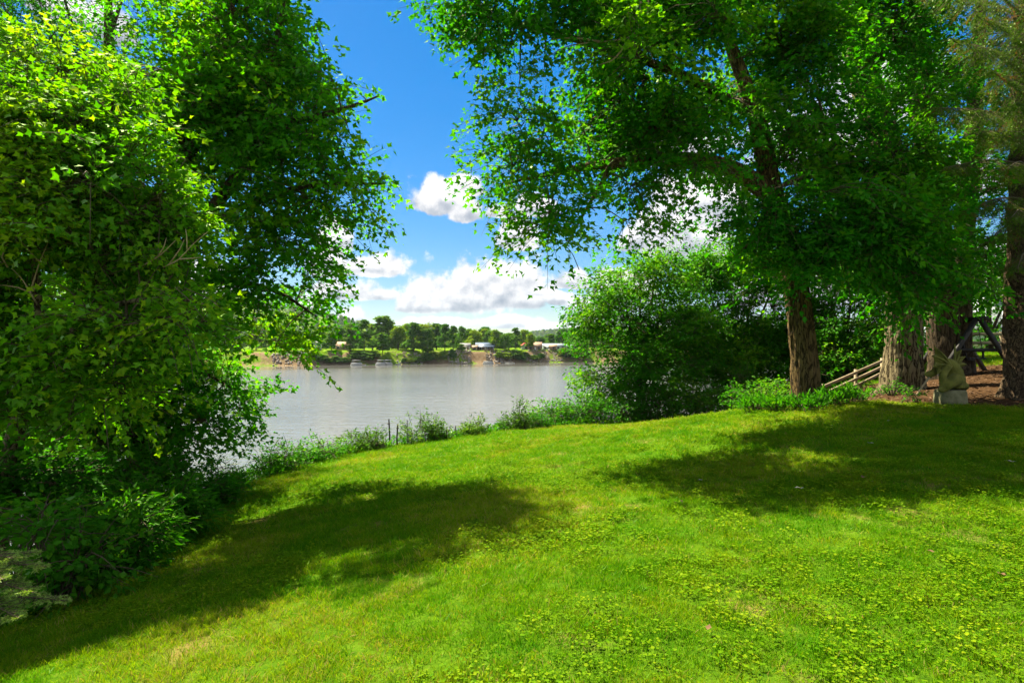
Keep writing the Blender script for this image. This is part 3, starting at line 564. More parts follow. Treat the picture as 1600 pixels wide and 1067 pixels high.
# ------------------------------------------------------------------ right hand trees
dead3 = [tp([(1000, -20, 9.5), (1000, 30, 9.5), (985, 58, 9.5), (940, 66, 9.4), (890, 72, 9.4), (850, 92, 9.4)]), tp([(985, 58, 9.5), (960, 92, 9.4), (935, 102, 9.4)]), tp([(985, 60, 9.5), (998, 88, 9.5)]), tp([(940, 66, 9.4), (900, 60, 9.4), (860, 62, 9.4)]), tp([(1012, -15, 9.5), (1012, 20, 9.5), (1003, 45, 9.5)]), tp([(980, 20, 9.5), (1000, 40, 9.5)])]
tree('leaning_maple', 'leaning maple at the lawn crest with a great limb arching towards the river',
     ([base_at(1259, 12.5, .25)] + tp([(1259, 600, 12.5), (1254, 540, 12.5), (1244, 455, 12.5), (1228, 370, 12.4), (1205, 300, 12.2), (1180, 180, 12), (1130, 40, 12), (1080, -110, 12)]), [.28, .265, .25, .235, .225, .21, .16, .10, .04]),
     [(tp([(1208, 308, 12.2), (1150, 268, 11.8), (1070, 250, 11.2), (960, 255, 10.8), (870, 270, 10.5), (800, 285, 10.2)]), [.22, .19, .15, .10, .06, .015]),
      (tp([(1180, 180, 12), (1060, 115, 11), (900, 62, 10.5), (780, 32, 10.2), (715, 20, 10)]), [.12, .09, .06, .035, .01]),
      (tp([(960, 255, 10.8), (920, 320, 10.5), (885, 385, 10.4)]), [.05, .03, .01]), (tp([(1205, 300, 12.2), (1190, 360, 11.5), (1150, 400, 11.2)]), [.06, .04, .01])],
     px_lobes([(722, 22, 28, 18, 10, .6), (770, 28, 40, 32, 10), (800, 72, 28, 20, 10, .7), (835, 30, 45, 38, 10.2), (900, 45, 50, 40, 10.3), (970, 50, 55, 45, 10.5), (1050, 45, 60, 50, 10.8), (1130, 60, 60, 55, 11.4), (1210, 70, 60, 60, 11.8),
               (812, 125, 28, 26, 10.2, .8), (850, 112, 26, 20, 10.3, .7), (808, 190, 30, 34, 10.2, .9), (850, 205, 34, 34, 10.4, .9), (800, 260, 32, 30, 10.2, .8), (850, 265, 36, 30, 10.4), (790, 290, 22, 16, 10.2, .5),
               (905, 185, 45, 34, 10.6), (960, 165, 50, 36, 10.8), (930, 110, 40, 28, 10.6), (1010, 120, 55, 40, 11), (1090, 130, 55, 45, 11.2), (1020, 205, 55, 34, 11), (1100, 205, 55, 36, 11.4), (1165, 150, 50, 50, 11.8),
               (900, 265, 45, 35, 10.5), (870, 320, 42, 36, 10.3), (850, 370, 24, 30, 10.3, .7), (890, 385, 36, 36, 10.3, .8), (930, 330, 46, 40, 10.4), (940, 385, 34, 28, 10.4, .8), (975, 345, 32, 26, 10.5, .8), (905, 422, 20, 12, 10.3, .4), (985, 290, 36, 22, 10.7),
               (1150, 245, 50, 30, 11.8), (1170, 310, 40, 36, 11.6), (1130, 345, 32, 26, 11.3, .8), (1105, 375, 22, 14, 11.2, .5), (1175, 375, 38, 30, 11.5), (1200, 420, 30, 24, 11.8), (1225, 250, 40, 60, 11.8),
               (780, -30, 50, 24, 10.2), (900, -40, 60, 30, 10.4), (1040, -50, 60, 36, 10.8), (1160, -60, 70, 40, 11.5), (1080, -180, 70, 40, 11.8), (860, 330, 40, 40, 9.6, .7), (960, 250, 40, 30, 9.8, .8), (1090, 260, 50, 24, 10.6, .8), (1215, 335, 40, 40, 11, .7), (1238, 405, 34, 28, 11.2, .6), (1160, 285, 38, 22, 10.8, .7), (1185, 185, 40, 40, 10.8, .8), (1000, 90, 50, 36, 9.4, .8), (1120, 20, 50, 36, 9.6, .8)], ry=1.1),
     M['maple'], M['bark_warm'], per=14.5, nl=42, size=.112, seed=41, sun_gap=.43, droop=.38, L=.85, spread=.36, bump=bark_bump(.16, 6.5, 6, .35, 4, .35), seg=56, step=.05, thr=.46, ns=1.3,
     dead=[(dead3, [[.022, .015, .006]] * len(dead3))])
tree('old_oak', 'massive pale-barked old tree with flaring roots behind the stone dragon',
     ([base_at(1411, 15, .3)] + tp([(1411, 600, 15), (1412, 560, 15), (1413, 480, 15), (1408, 385, 15), (1388, 250, 15), (1350, 120, 15), (1332, 0, 15), (1322, -200, 15), (1318, -330, 15)]), [.46, .43, .41, .40, .38, .36, .34, .30, .18, .05]),
     [(tp([(1395, 290, 15), (1330, 262, 13), (1260, 275, 11.8), (1200, 300, 11.2)]), [.16, .11, .06, .015]), (tp([(1405, 370, 15), (1370, 350, 12.8), (1320, 355, 11.5), (1270, 385, 11)]), [.14, .10, .05, .015]),
      (tp([(1408, 385, 15), (1420, 400, 12.5), (1430, 440, 11.4)]), [.10, .06, .02]), (tp([(1350, 120, 15), (1420, 20, 14.5), (1470, -60, 14)]), [.18, .12, .04]), (tp([(1340, 60, 15), (1270, 20, 14), (1220, -50, 13.5)]), [.16, .10, .04])],
     px_lobes([(1235, 285, 50, 24, 11.4, .8), (1300, 262, 55, 26, 11.4), (1360, 280, 50, 30, 11.6), (1270, 320, 55, 28, 11.2), (1340, 335, 55, 30, 11.3), (1400, 320, 40, 34, 12), (1250, 370, 45, 26, 11.1, .8), (1320, 395, 55, 28, 11.1), (1380, 385, 42, 34, 11.4), (1290, 425, 34, 18, 11.1, .7), (1210, 300, 26, 18, 11.2, .6),
               (1430, 390, 40, 32, 11.5), (1440, 440, 42, 28, 11.3), (1400, 455, 36, 22, 11.3, .7), (1470, 420, 36, 34, 12), (1365, 445, 28, 18, 11.3, .6), (1490, 470, 26, 18, 12, .6), (1330, 465, 26, 12, 11.3, .5),
               (1395, 300, 38, 36, 12.5, .8), (1412, 410, 36, 26, 12.5, .7), (1350, 240, 40, 26, 12, .8), (1240, 425, 40, 24, 11, .7), (1225, 345, 36, 34, 11.2, .7), (1265, 95, 44, 60, 12), (1385, 245, 45, 36, 12), (1450, 300, 44, 40, 12), (1290, 190, 44, 44, 11.8), (1230, 205, 44, 44, 11.5), (1400, 350, 44, 30, 11.2), (1470, 360, 44, 36, 12), (1290, 300, 60, 30, 10.6, .8), (1290, 30, 46, 50, 13.8), (1260, 140, 45, 50, 13), (1300, 200, 40, 36, 12.5), (1390, 40, 50, 50, 14), (1420, 120, 26, 40, 14), (1390, 180, 30, 30, 13.5, .7), (1450, 0, 60, 50, 14), (1250, -40, 60, 40, 13.6), (1380, -60, 70, 40, 14.5), (1330, -200, 90, 60, 15), (1440, 170, 40, 50, 13.5)], ry=1.1),
     M['oak'], M['bark_pale'], per=11.5, nl=38, size=.14, sun_gap=.43, shape=OVAL, L=.85, ns=1.15, seed=53, droop=.35, bump=bark_bump(.13, 6.0, 9, .75, 5, .42), seg=72, step=.05, thr=.47)
tree('twin_trunk_tree', 'dark twin-trunked tree just right of the pale-barked old tree',
     ([base_at(1478, 17, .3)] + tp([(1478, 570, 17), (1472, 480, 17), (1462, 360, 17), (1445, 200, 17), (1432, 50, 17), (1425, -120, 17)]), [.48, .42, .39, .35, .30, .22, .08]),
     [([base_at(1502, 17.2, .3)] + tp([(1500, 560, 17.2), (1499, 480, 17.2), (1508, 360, 17.3), (1520, 220, 17.3), (1530, 60, 17.3), (1535, -100, 17.3)]), [.40, .35, .32, .28, .24, .17, .06]),
      (tp([(1508, 360, 17.3), (1540, 420, 16.5), (1556, 470, 16)]), [.07, .04, .012])],
     px_lobes([(1450, 120, 36, 60, 15), (1452, 290, 38, 44, 15), (1512, 160, 40, 60, 15.5), (1510, 350, 40, 44, 15.5), (1480, 230, 40, 40, 15), (1540, 300, 30, 50, 15.5), (1465, 330, 40, 40, 16.5), (1500, 390, 34, 36, 16), (1525, 300, 34, 36, 16.5), (1450, 240, 34, 34, 16.5), (1540, 400, 24, 30, 16, .8), (1552, 450, 24, 26, 16, .8), (1515, 440, 24, 22, 16, .8), (1480, 150, 50, 50, 16.5), (1530, 200, 40, 50, 17), (1440, 60, 60, 50, 17), (1520, 60, 70, 70, 17), (1480, -60, 70, 40, 17), (1600, 380, 50, 60, 17), (1620, 200, 60, 80, 17.5)], ry=1.3),
     M['oak'], M['bark'], per=6, nl=26, size=.15, sun_gap=.40, shape=OVAL, seed=61, bump=bark_bump(.13, 5, 12, .5, 4, .4), seg=48, step=.08, thr=.45)

# spruce: whorled boughs with hanging twigs set with needles
def add_shoots(b, p, d, L, n, nlen, nw, tint, mi=0):
    m = len(p); t = np.tile((np.arange(n) + .5) / n, (m, 1)); pos = p[:, None] + d[:, None] * (t * L[:, None])[..., None]
    r = rng.normal(size=(m, n, 3)); r = norm(r - (r * d[:, None]).sum(-1, keepdims=True) * d[:, None]); ax = norm(r * .8 + d[:, None] * .75)
    s = norm(np.cross(ax, r + .3 * rng.normal(size=r.shape)) + 1e-6); ll = nlen * rng.uniform(.7, 1.15, (m, n))[..., None]
    v = np.stack([pos - s * nw, pos + s * nw, pos + ax * ll], 2).reshape(-1, 3); k = m * n
    b.add(v, np.arange(k * 3).reshape(-1, 3), mi, np.repeat(np.repeat(tint, n), 3))
def bough(b, pth, r0, twl, gap, nlen, nw, n, tint, hang=.7, seed=0, dry=.0, flat=.5):
    c, rr = resample(pth, [r0, r0 * .55, .004], .06); b.tube(c, rr, 5, 1, False)
    s = np.concatenate([[0], np.cumsum(np.linalg.norm(np.diff(c, axis=0), axis=1))]); q = np.arange(s[-1] * .12, s[-1], gap)
    st = np.stack([np.interp(q, s, c[:, k]) for k in range(3)], 1); tan = norm(np.stack([np.interp(q, s, np.gradient(c, axis=0)[:, k]) for k in range(3)], 1)); side = norm(np.cross(tan, UP))
    env = np.sin(np.pi * np.clip(q / s[-1] * .8 + .2, 0, 1)) * .8 + .25
    for sg in (-1, 1):
        d = norm(side * sg * (1 - hang * .4) + tan * .55 - UP * hang * rng.uniform(.4, 1.3, (len(q), 1)) + rng.normal(0, .18, st.shape)); Lw = twl * env * rng.uniform(.6, 1.3, len(q))
        e = st + d * Lw[:, None]; e[:, 2] -= .15 * Lw * hang; mid = (st + e) / 2; mid[:, 2] += .04 * Lw
        add_sticks(b, np.stack([st, mid, e], 1), np.array([.004, .003, .0015])[None] * np.ones((len(q), 1)))
        tn = np.clip(tint + rng.normal(0, .15, len(q)), 0, .9); tn = np.where(rng.random(len(q)) < dry, 1.0, tn)
        add_shoots(b, st, norm(e - st), np.linalg.norm(e - st, axis=1), n, nlen, nw, tn)
        for k in range(3):           # side twiglets
            f = rng.uniform(.25, .85, len(q))[:, None]; o = st * (1 - f) + e * f; s2 = norm(norm(e - st) * .7 + norm(np.cross(d, UP) + .2 * rng.normal(size=d.shape)) * rng.choice([-1, 1], (len(q), 1)) * .8 - UP * hang * .3)
            add_shoots(b, o, s2, Lw * rng.uniform(.25, .5, len(q)), max(6, n // 2), nlen, nw, np.clip(tn + .1 * (tn < .95), 0, 1))
def spruce():
    base = base_at(1603, 12, .2); root = empty('spruce_tree', tuple(base)); tag(root, 'big scaly-barked spruce with drooping boughs at the right edge', 'tree')
    c, rr = resample([base] + tp([(1603, 600, 12), (1604, 480, 12), (1607, 300, 12), (1610, 60, 12), (1612, -300, 12), (1613, -520, 12)]), [.46, .37, .33, .31, .26, .15, .04], .07)
    b = MB(); b.tube(c, rr, 36, bump=bark_bump(.16, 4.5, 15, .45, 6, .3)); b.build('trunk', M['bark_spruce'], root, True, base)
    ends = [(1455, 168, 9.6), (1475, 262, 10.2), (1505, 330, 10.5), (1485, 60, 9.6), (1520, 20, 9.2), (1535, 205, 9.6), (1575, 262, 9.6), (1580, 340, 10.2), (1430, -20, 10), (1550, 110, 9), (1590, 160, 8.8), (1500, -60, 9), (1600, 20, 8.6), (1640, 240, 9), (1650, 100, 8.8), (1540, 380, 11), (1590, 420, 10.8), (1470, 120, 13), (1520, 250, 13.5), (1700, 300, 11), (1720, 60, 12), (1560, -140, 9), (1650, -120, 9), (1440, -140, 11)]
    for i, e in enumerate(ends):
        e = P(*e); h = e[2] + .45 + rng.uniform(0, .3); k = np.argmin(np.abs(c[:, 2] - h)); s0 = c[k]; mid = (s0 * .5 + e * .5) + np.array([0, 0, .12])
        b = MB(); bough(b, [s0, mid, e], .030, .50, .05, .038, .0065, 15, .42, .8, i, .05)
        b.build('bough', [M['spruce'], M['twig']], root, False, base)
spruce()
def cedar():
    base = base_at(-70, 4.3, .05); root = empty('young_conifer', tuple(base)); tag(root, 'pale young conifer poking in at the lower left edge', 'tree')
    top = base + np.array([.05, .1, 2.0]); b = MB(); b.tube(catmull([base, (base + top) / 2 + .02, top], 6), np.linspace(.04, .008, 13), 8); b.build('trunk', M['bark'], root, True, base)
    for i, e in enumerate([(104, 938, 4.2), (72, 885, 4.2), (52, 925, 4.0), (60, 862, 4.5), (20, 872, 4.1), (30, 965, 3.9), (5, 905, 3.9), (-60, 860, 3.7), (-130, 900, 4.2), (-160, 840, 4.6), (-20, 820, 4.5), (-90, 800, 4.3)]):
        e = P(*e); s0 = np.array([base[0], base[1] + .05, e[2] - .12]); b = MB(); bough(b, [s0, (s0 + e) / 2 + np.array([0, 0, .05]), e], .008, .15, .034, .022, .0030, 20, .6, .15, i)
        b.build('bough', [M['cedar'], M['twig']], root, False, base)
cedar()

# ------------------------------------------------------------------ trees beyond the lawn edge on the right
def up_tree(name, label, px, d, lobes, seed, per=7.6, leaf='elm', size=.165, **k):
    bs = base_at(px, d, .3); tops = sorted([l for l in lobes], key=lambda l: l[1])[:4]
    c = P(px, np.mean([l[1] for l in lobes]), d)
    limbs = [([bs + (c - bs) * .35, (bs * .3 + c * .3 + P(l[0], l[1], l[4]) * .4), P(l[0], l[1], l[4])], [.09, .06, .015]) for l in tops]
    return tree(name, label, ([bs, bs * .6 + c * .4, c], [.22, .17, .08]), limbs, px_lobes(lobes, ry=1.7), M[leaf], M['bark'], per=per, nl=24, size=size, shape=OVAL, L=.95, seed=seed, thr=.455, ns=1.1, droop=.1, spread=.3, step=.3, **k)
up_tree('hackberry_tree', 'bushy rounded tree nearest the water, right of the river view', 1000, 24,
        [(925, 500, 26, 24, 24), (950, 460, 30, 26, 24), (990, 435, 36, 24, 24), (1035, 440, 36, 30, 24), (930, 545, 28, 26, 24), (975, 500, 44, 40, 23.5), (1030, 500, 44, 40, 23.5), (940, 590, 26, 22, 23.8), (985, 565, 46, 40, 23.4), (1040, 560, 44, 40, 23.5), (1020, 610, 46, 24, 23.4), (960, 615, 24, 16, 23.6), (1075, 500, 36, 50, 24), (1000, 415, 18, 14, 24, .8), (1055, 415, 22, 14, 24, .8), (903, 488, 12, 9, 24, .6), (912, 462, 10, 9, 24, .5), (934, 436, 10, 10, 24, .5), (968, 418, 11, 10, 24, .5), (906, 560, 10, 10, 24, .5), (912, 588, 12, 8, 23.6, .5), (1028, 402, 10, 9, 24, .5)], 71)
up_tree('walnut_tree', 'dense green tree between the bushy waterside tree and the leaning trunk', 1150, 26,
        [(1100, 430, 34, 30, 26), (1140, 415, 40, 34, 26), (1185, 420, 36, 40, 26), (1110, 490, 44, 40, 25.5), (1165, 490, 46, 42, 25.5), (1100, 560, 40, 40, 25.4), (1150, 560, 46, 40, 25.4), (1205, 480, 30, 50, 25.5), (1200, 570, 40, 44, 25.4), (1120, 610, 40, 20, 25.2), (1180, 615, 40, 20, 25.2), (1230, 400, 34, 30, 26), (1240, 540, 30, 40, 26)], 73)
up_tree('shade_tree', 'sunlit pale-green tree filling the gap between the leaning and old trunks', 1320, 24,
        [(1290, 440, 40, 34, 24), (1335, 420, 36, 30, 24), (1370, 450, 34, 40, 24), (1300, 500, 40, 40, 23.5), (1350, 510, 40, 44, 23.5), (1295, 560, 36, 30, 23.4), (1345, 570, 36, 26, 23.3), (1275, 400, 34, 24, 24.5), (1390, 520, 26, 40, 24), (1260, 590, 24, 20, 23), (1310, 595, 24, 16, 23), (1400, 400, 40, 40, 25)], 79, leaf='elm')
up_tree('hedgerow_tree', 'airy tree far behind the swing with pale sky showing through', 1545, 28,
        [(1530, 470, 24, 24, 28), (1556, 500, 18, 18, 28), (1550, 430, 30, 30, 28), (1590, 440, 30, 30, 28), (1530, 540, 24, 16, 28), (1570, 535, 20, 14, 28), (1490, 530, 30, 24, 28), (1600, 510, 24, 30, 28), (1420, 520, 40, 30, 28), (1520, 510, 16, 16, 28), (1480, 480, 30, 30, 28), (1440, 470, 30, 30, 28), (1640, 420, 40, 40, 28), (1510, 400, 30, 30, 28)], 83, per=2.4, size=.2)

# ------------------------------------------------------------------ shrubs and weeds along the lawn edge
def pl(px, py, rx, rz, d, ry=None):
    k = d / F; return (P(px, py, d), np.array([rx * k, ry or rx * k * .9, rz * k]))
left_sh = [('dark leafy shrub in deep shade beside the pale conifer', [(60, 830, 60, 50, 5.8), (120, 880, 50, 40, 5.8)], OVAL, 5.7),
           ('shaded shrub with long leaves, right behind the pale conifer', [(150, 850, 60, 50, 6.8), (200, 840, 50, 40, 7.0)], LANCE, 6.9),
           ('feathery shrub in the middle of the shaded left border', [(230, 810, 55, 45, 8.4), (270, 800, 40, 36, 8.6)], LANCE, 8.5),
           ('low shrub catching a little light at the end of the shaded border', [(300, 780, 40, 34, 10.5), (335, 770, 30, 22, 11)], OVAL, 10.6),
           ('tall dark shrub under the maples at the left edge', [(20, 760, 70, 60, 7.5), (90, 770, 60, 50, 7.6)], OVAL, 7.6),
           ('tall dim shrub at the foot of the riverbank maple', [(170, 770, 60, 50, 9.5), (230, 750, 50, 40, 10)], OVAL, 9.8)]
for i, (lb, ls, sh, d) in enumerate(left_sh):
    shrub('border_shrub', lb, [pl(*l) for l in ls], M['bush'], 'shrubs in the shaded left border', per=75, nl=18, size=.11 if sh is OVAL else .17, shape=sh, seed=100 + i, L=.42)
shrub('border_shrub', 'wispy dark shrub silhouetted against the water below the riverbank maple', [pl(352, 745, 20, 26, 13), pl(330, 735, 22, 24, 13)], M['bush'], 'shrubs in the shaded left border', per=22, nl=10, size=.09, shape=LANCE, seed=120, thr=.45)
edge_sh = [('dark round shrub at the lawn edge against the water, nearest the maples', [(420, 722, 28, 26, 14), (445, 715, 28, 22, 14.2)], OVAL, 'bush'),
           ('dark leafy shrub just left of the pale weeds', [(485, 712, 30, 24, 15.4), (510, 706, 20, 18, 15.6)], OVAL, 'bush'),
           ('fan of light arching weeds left of the stakes', [(555, 697, 22, 18, 16.8), (580, 692, 16, 16, 17)], LANCE, 'weed'),
           ('tall dense clump of light green weeds between the stakes', [(645, 678, 15, 20, 18), (657, 668, 12, 14, 18)], LANCE, 'weed'),
           ('tall pointed weed clump right beside the densest one', [(676, 672, 12, 20, 18.4), (688, 682, 12, 10, 18.4)], OVAL, 'weed'),
           ('sparse pale weeds around the bare right-hand stakes', [(735, 676, 12, 9, 19), (748, 672, 8, 14, 19)], LANCE, 'weed'),
           ('leafy sapling with a tall spire at the lawn edge', [(797, 664, 14, 12, 20), (811, 650, 7, 20, 20), (822, 664, 12, 12, 20)], OVAL, 'weed'),
           ('small round bush right of the spired sapling', [(838, 660, 11, 12, 20.4), (850, 664, 12, 9, 20.4)], OVAL, 'bush')]
for i, (lb, ls, sh, mt) in enumerate(edge_sh):
    shrub('edge_weed' if mt == 'weed' else 'edge_shrub', lb, [pl(*l) for l in ls], M[mt], 'plants along the lawn edge', 'weed' if mt == 'weed' else 'shrub', per=55, nl=14, size=.085 if sh is OVAL else .13, shape=sh, seed=140 + i, L=.34, upright=.9 if mt == 'weed' else .2, thr=.33, droop=.12)
hed = [(880, 650, 'first bramble mound of the hedge, nearest the water'), (935, 642, 'second bramble mound from the water, below the bushy tree'), (990, 645, 'low bramble mound in the middle of the hedge'), (1045, 634, 'broad pale-topped bramble mound below the dense green tree'),
       (1100, 630, 'pale-topped bramble mound two from the leaning trunk'), (1155, 632, 'bramble mound one before the leaning trunk'), (1205, 628, 'bright leafy mound just left of the leaning trunk')]
for i, (px, py, lb) in enumerate(hed):
    d = 21.8 if i < 5 else 21.0 - (i - 5) * 3.5
    k = d / 21.8
    shrub('bramble_mound', lb, [pl(px - 18, py, 34 / k, 22 / k, d), pl(px + 18, py - 3, 30 / k, 20 / k, d + .4)], M['bush'], 'bramble mounds hedging the far lawn edge', per=24, nl=18, size=.11, shape=OVAL, seed=170 + i, L=.6, thr=.33, droop=.35)
shrub('fern_clump', 'soft blue-green leafy clump under the dense green tree', [pl(1155, 588, 18, 12, 22.5)], M['bush'], cat='shrub', per=30, nl=20, size=.12, shape=LANCE, seed=181, L=.6)
for i, (px, d, lb) in enumerate([(1215, 12.0, 'grassy tuft left of the leaning trunk'), (1262, 11.5, 'tall grassy tuft in front of the leaning trunk'), (1300, 11.9, 'grassy tuft right of the leaning trunk'), (1330, 12.3, 'leafy tuft between the leaning trunk and the old tree'), (1182, 12.6, 'low leafy tuft on the crest, left of the leaning trunk')]):
    g = G(px, d); shrub('grass_tuft', lb, [(g + np.array([0, 0, .10]), np.array([.38, .34, .15]))], M['bush'], 'tufts around the leaning trunk', 'tuft', per=260, nl=9, size=.12, shape=LANCE, seed=190 + i, L=.16, upright=1.3, thr=.25, hang=-.7, spread=.3, droop=.1)
for i, (px, d, lb) in enumerate([(1345, 16.5, 'leafy bramble growing through the lower rails of the wooden fence'), (1425, 11.6, 'small fern on the mulch left of the stone dragon'), (1397, 13.9, 'ivy sprig at the foot of the old tree')]):
    g = G(px, d); shrub('woodland_plant', lb, [(g + np.array([0, 0, .18 if i else .3]), np.array([.22, .2, .14]) * (1 if i else 1.5))], M['weed' if i == 0 else 'bush'], None, 'plant', per=160, nl=8, size=.06, shape=OVAL, seed=200 + i, L=.18, thr=.3)

def instancer(name, pts, rot, scl, idx, tint, protos, label, cat):
    c = bpy.data.collections.new(name + '_source')
    for p in protos: c.objects.link(p)
    me = bpy.data.meshes.new(name); me.vertices.add(len(pts)); me.vertices.foreach_set('co', pts.astype(np.float32).ravel())
    for nm, ty, dat, key in (('rot', 'FLOAT_VECTOR', rot, 'vector'), ('scl', 'FLOAT_VECTOR', scl, 'vector'), ('vi', 'INT', idx, 'value'), ('tint', 'FLOAT', tint, 'value')):
        a = me.attributes.new(nm, ty, 'POINT'); a.data.foreach_set(key, np.asarray(dat, np.int32 if ty == 'INT' else np.float32).ravel())
    o = link(bpy.data.objects.new(name, me)); md = o.modifiers.new('scatter', 'NODES'); ng = bpy.data.node_groups.new(name + '_scatter', 'GeometryNodeTree'); md.node_group = ng
    ng.interface.new_socket('Geometry', in_out='INPUT', socket_type='NodeSocketGeometry'); ng.interface.new_socket('Geometry', in_out='OUTPUT', socket_type='NodeSocketGeometry')
    gi = ng.nodes.new('NodeGroupInput'); go = ng.nodes.new('NodeGroupOutput'); ip = ng.nodes.new('GeometryNodeInstanceOnPoints'); ci = ng.nodes.new('GeometryNodeCollectionInfo')
    ci.inputs['Collection'].default_value = c; ci.inputs['Separate Children'].default_value = True; ci.inputs['Reset Children'].default_value = True
    def na(nm, ty): n = ng.nodes.new('GeometryNodeInputNamedAttribute'); n.data_type = ty; n.inputs[0].default_value = nm; return n.outputs[0]
    ng.links.new(gi.outputs[0], ip.inputs['Points']); ng.links.new(ci.outputs[0], ip.inputs['Instance']); ip.inputs['Pick Instance'].default_value = True
    ng.links.new(na('vi', 'INT'), ip.inputs['Instance Index']); ng.links.new(na('rot', 'FLOAT_VECTOR'), ip.inputs['Rotation']); ng.links.new(na('scl', 'FLOAT_VECTOR'), ip.inputs['Scale']); ng.links.new(ip.outputs[0], go.inputs[0])
    tag(o, label, cat, kind='stuff'); return o

# ------------------------------------------------------------------ far bank trees
def far_proto(seed, w, h, nl, trunkh=.04):
    r = np.random.default_rng(seed); b = MB(); lob = []
    for k in range(int(16 + h * .5)):
        z = r.uniform(trunkh + .06, .95); rad = w * (.25 + .75 * math.sin(math.pi * min(1, (z - trunkh) / (1 - trunkh)) ** .6)) ; a = r.uniform(0, 6.28); q = r.uniform(.2, .72)
        lob.append((np.array([math.cos(a) * rad * q, math.sin(a) * rad * q, z * h]), w * r.uniform(.26, .42)))
    lob.append((np.array([0, 0, h * .9]), w * .34))
    per = nl // len(lob)
    for c, rd in lob:
        u = norm(r.normal(size=(per, 3))); u[:, 2] = np.where(u[:, 2] < -.5, -u[:, 2], u[:, 2]); p = c + u * rd * r.uniform(.55, 1.08, (per, 1)) * np.array([1, 1, .85])
        nr = norm(u * .8 + r.normal(0, .5, u.shape) + UP * .4); ax = norm(np.cross(nr, r.normal(size=u.shape)))
        tn = np.clip(.42 + .28 * (vnoise(p / 1.7, seed) - .5) + r.normal(0, .14, per), 0, .94)
        add_leaves(b, p, ax, nr, r.uniform(.7, 1.3, per), tn, OVAL if seed % 2 else ROUND)
    cr = b.build('crown', M['far'], None, False, lk=False)
    t = MB(); t.tube(catmull([(0, 0, -.8), (.1, 0, h * .3), (-.1, .1, h * .7)], 4), np.linspace(w * .06, w * .015, 9), 6)
    for k in range(4):
        a = k * 1.6 + seed; t.tube(catmull([(0, 0, h * (.2 + .08 * k)), (math.cos(a) * w * .3, math.sin(a) * w * .3, h * (.35 + .08 * k)), (math.cos(a) * w * .55, math.sin(a) * w * .55, h * (.5 + .08 * k))], 3), np.linspace(w * .03, w * .008, 7), 4)
    return cr, t.build('trunk', M['bark'], None, True, lk=False)
PRO = [far_proto(3, 6.0, 18, 2600), far_proto(4, 5.0, 20, 2400), far_proto(7, 7.0, 16, 2800), far_proto(10, 4.0, 13, 1800, .12), far_proto(13, 4.6, 22, 2600), far_proto(16, 6.5, 20, 2800)]
def far_tree(px, toppy, s_, kind, label, wd=1.0, group='trees along the far bank', name='far_tree'):
    """s_: metres back from the far waterline; the height follows from the crown's top in the photograph."""
    d = 290.0
    for _ in range(8): x = (px - 800) / F * d; d = float(yshore(x)) + s_
    z = float(far_ground(np.array([x]), np.array([d]))[0]); top = CAMZ + (HOR - toppy) / F * d; H = top - z
    c0, t0 = PRO[kind]; h0 = [18, 20, 16, 13, 22, 20][kind]; sc = H / h0
    o = empty(name, (x, d, z)); o.scale = (sc * wd * 1.45, sc * wd * 1.45, sc); o.rotation_euler[2] = rng.uniform(0, 6.28); tag(o, label, 'tree', group)
    for q in (c0, t0):
        c = q.copy(); link(c, o)
SAME = 'broad green tree in the unbroken tree line on the far bank'
FT = [(518, 520, 14, 3, 'dark round tree right of the small white gabled house on the far bank', 1.0), (548, 512, 12, 1, 'dark tree overhanging the far water left of the tallest far tree', 1.15), (569, 498, 16, 4, 'tall narrow light-green tree on the far bank, left of the tallest one', .95),
      (599, 496, 30, 5, 'tallest broad tree on the far bank under the white clouds', 1.05), (598, 522, 8, 3, 'small bright green tree standing before the tallest far tree', .9), (622, 512, 22, 2, 'rounded tree above the dark fallen branches on the far bank', 1.0), (646, 506, 12, 5, 'wide dark-green tree leaning over the far soil bluff', 1.1),
      (668, 514, 8, 1, 'dark tree reaching down to the far water right of the soil bluff', .9), (695, 505, 10, 4, 'tall tree on the far bank left of the grey cabin', 1.1), (722, 511, 26, 0, 'slender dark tree behind the grey cabin on the far bank', .7), (742, 517, 30, 2, 'round tree directly behind the blue-roofed house', 1.0),
      (775, 516, 16, 0, 'tree at the right end of the blue-roofed house', .9), (789, 523, 12, 2, 'lower light-green tree right of the blue-roofed house', .9), (806, 511, 11, 4, 'tall dark tree left of the red-roofed shed on the far bank', 1.0), (828, 522, 13, 3, 'slim tree in front of the brown barn on the far bank', .8),
      (817, 515, 34, 1, 'bluish tree behind the tall dark one near the red-roofed shed', .9), (880, 515, 26, 5, 'large round tree right of the long white shed', 1.0), (900, 517, 16, 0, 'green tree beside the right end of the far bank view', 1.0), (845, 527, 70, 2, 'low dark tree behind the brown barn', 1.3), (862, 528, 75, 2, 'low dark tree behind the long white shed', 1.3)]
for px, tp_, s_, k, lb, wd in FT: far_tree(px, tp_, s_, k, lb, wd)
for px, tp_, s_, k in [(430, 510, 30, 0), (455, 515, 45, 5), (480, 518, 40, 2), (500, 516, 60, 0), (530, 514, 40, 5), (545, 507, 45, 0), (582, 508, 45, 5), (612, 508, 50, 1), (635, 507, 48, 0), (655, 505, 40, 4), (664, 508, 30, 2), (682, 507, 38, 5), (708, 508, 40, 4), (733, 515, 50, 5), (757, 514, 48, 1), (768, 518, 42, 2), (780, 520, 60, 5), (795, 521, 50, 0),
                        (925, 512, 20, 5), (950, 512, 24, 0), (985, 510, 24, 4), (1030, 510, 26, 5), (1080, 510, 30, 0), (400, 505, 26, 4), (360, 500, 24, 5), (320, 498, 26, 0), (270, 498, 30, 5), (210, 496, 30, 0), (1140, 508, 30, 5), (1200, 508, 30, 0)]:
    far_tree(px, tp_, s_, k, SAME, rng.uniform(.9, 1.25))
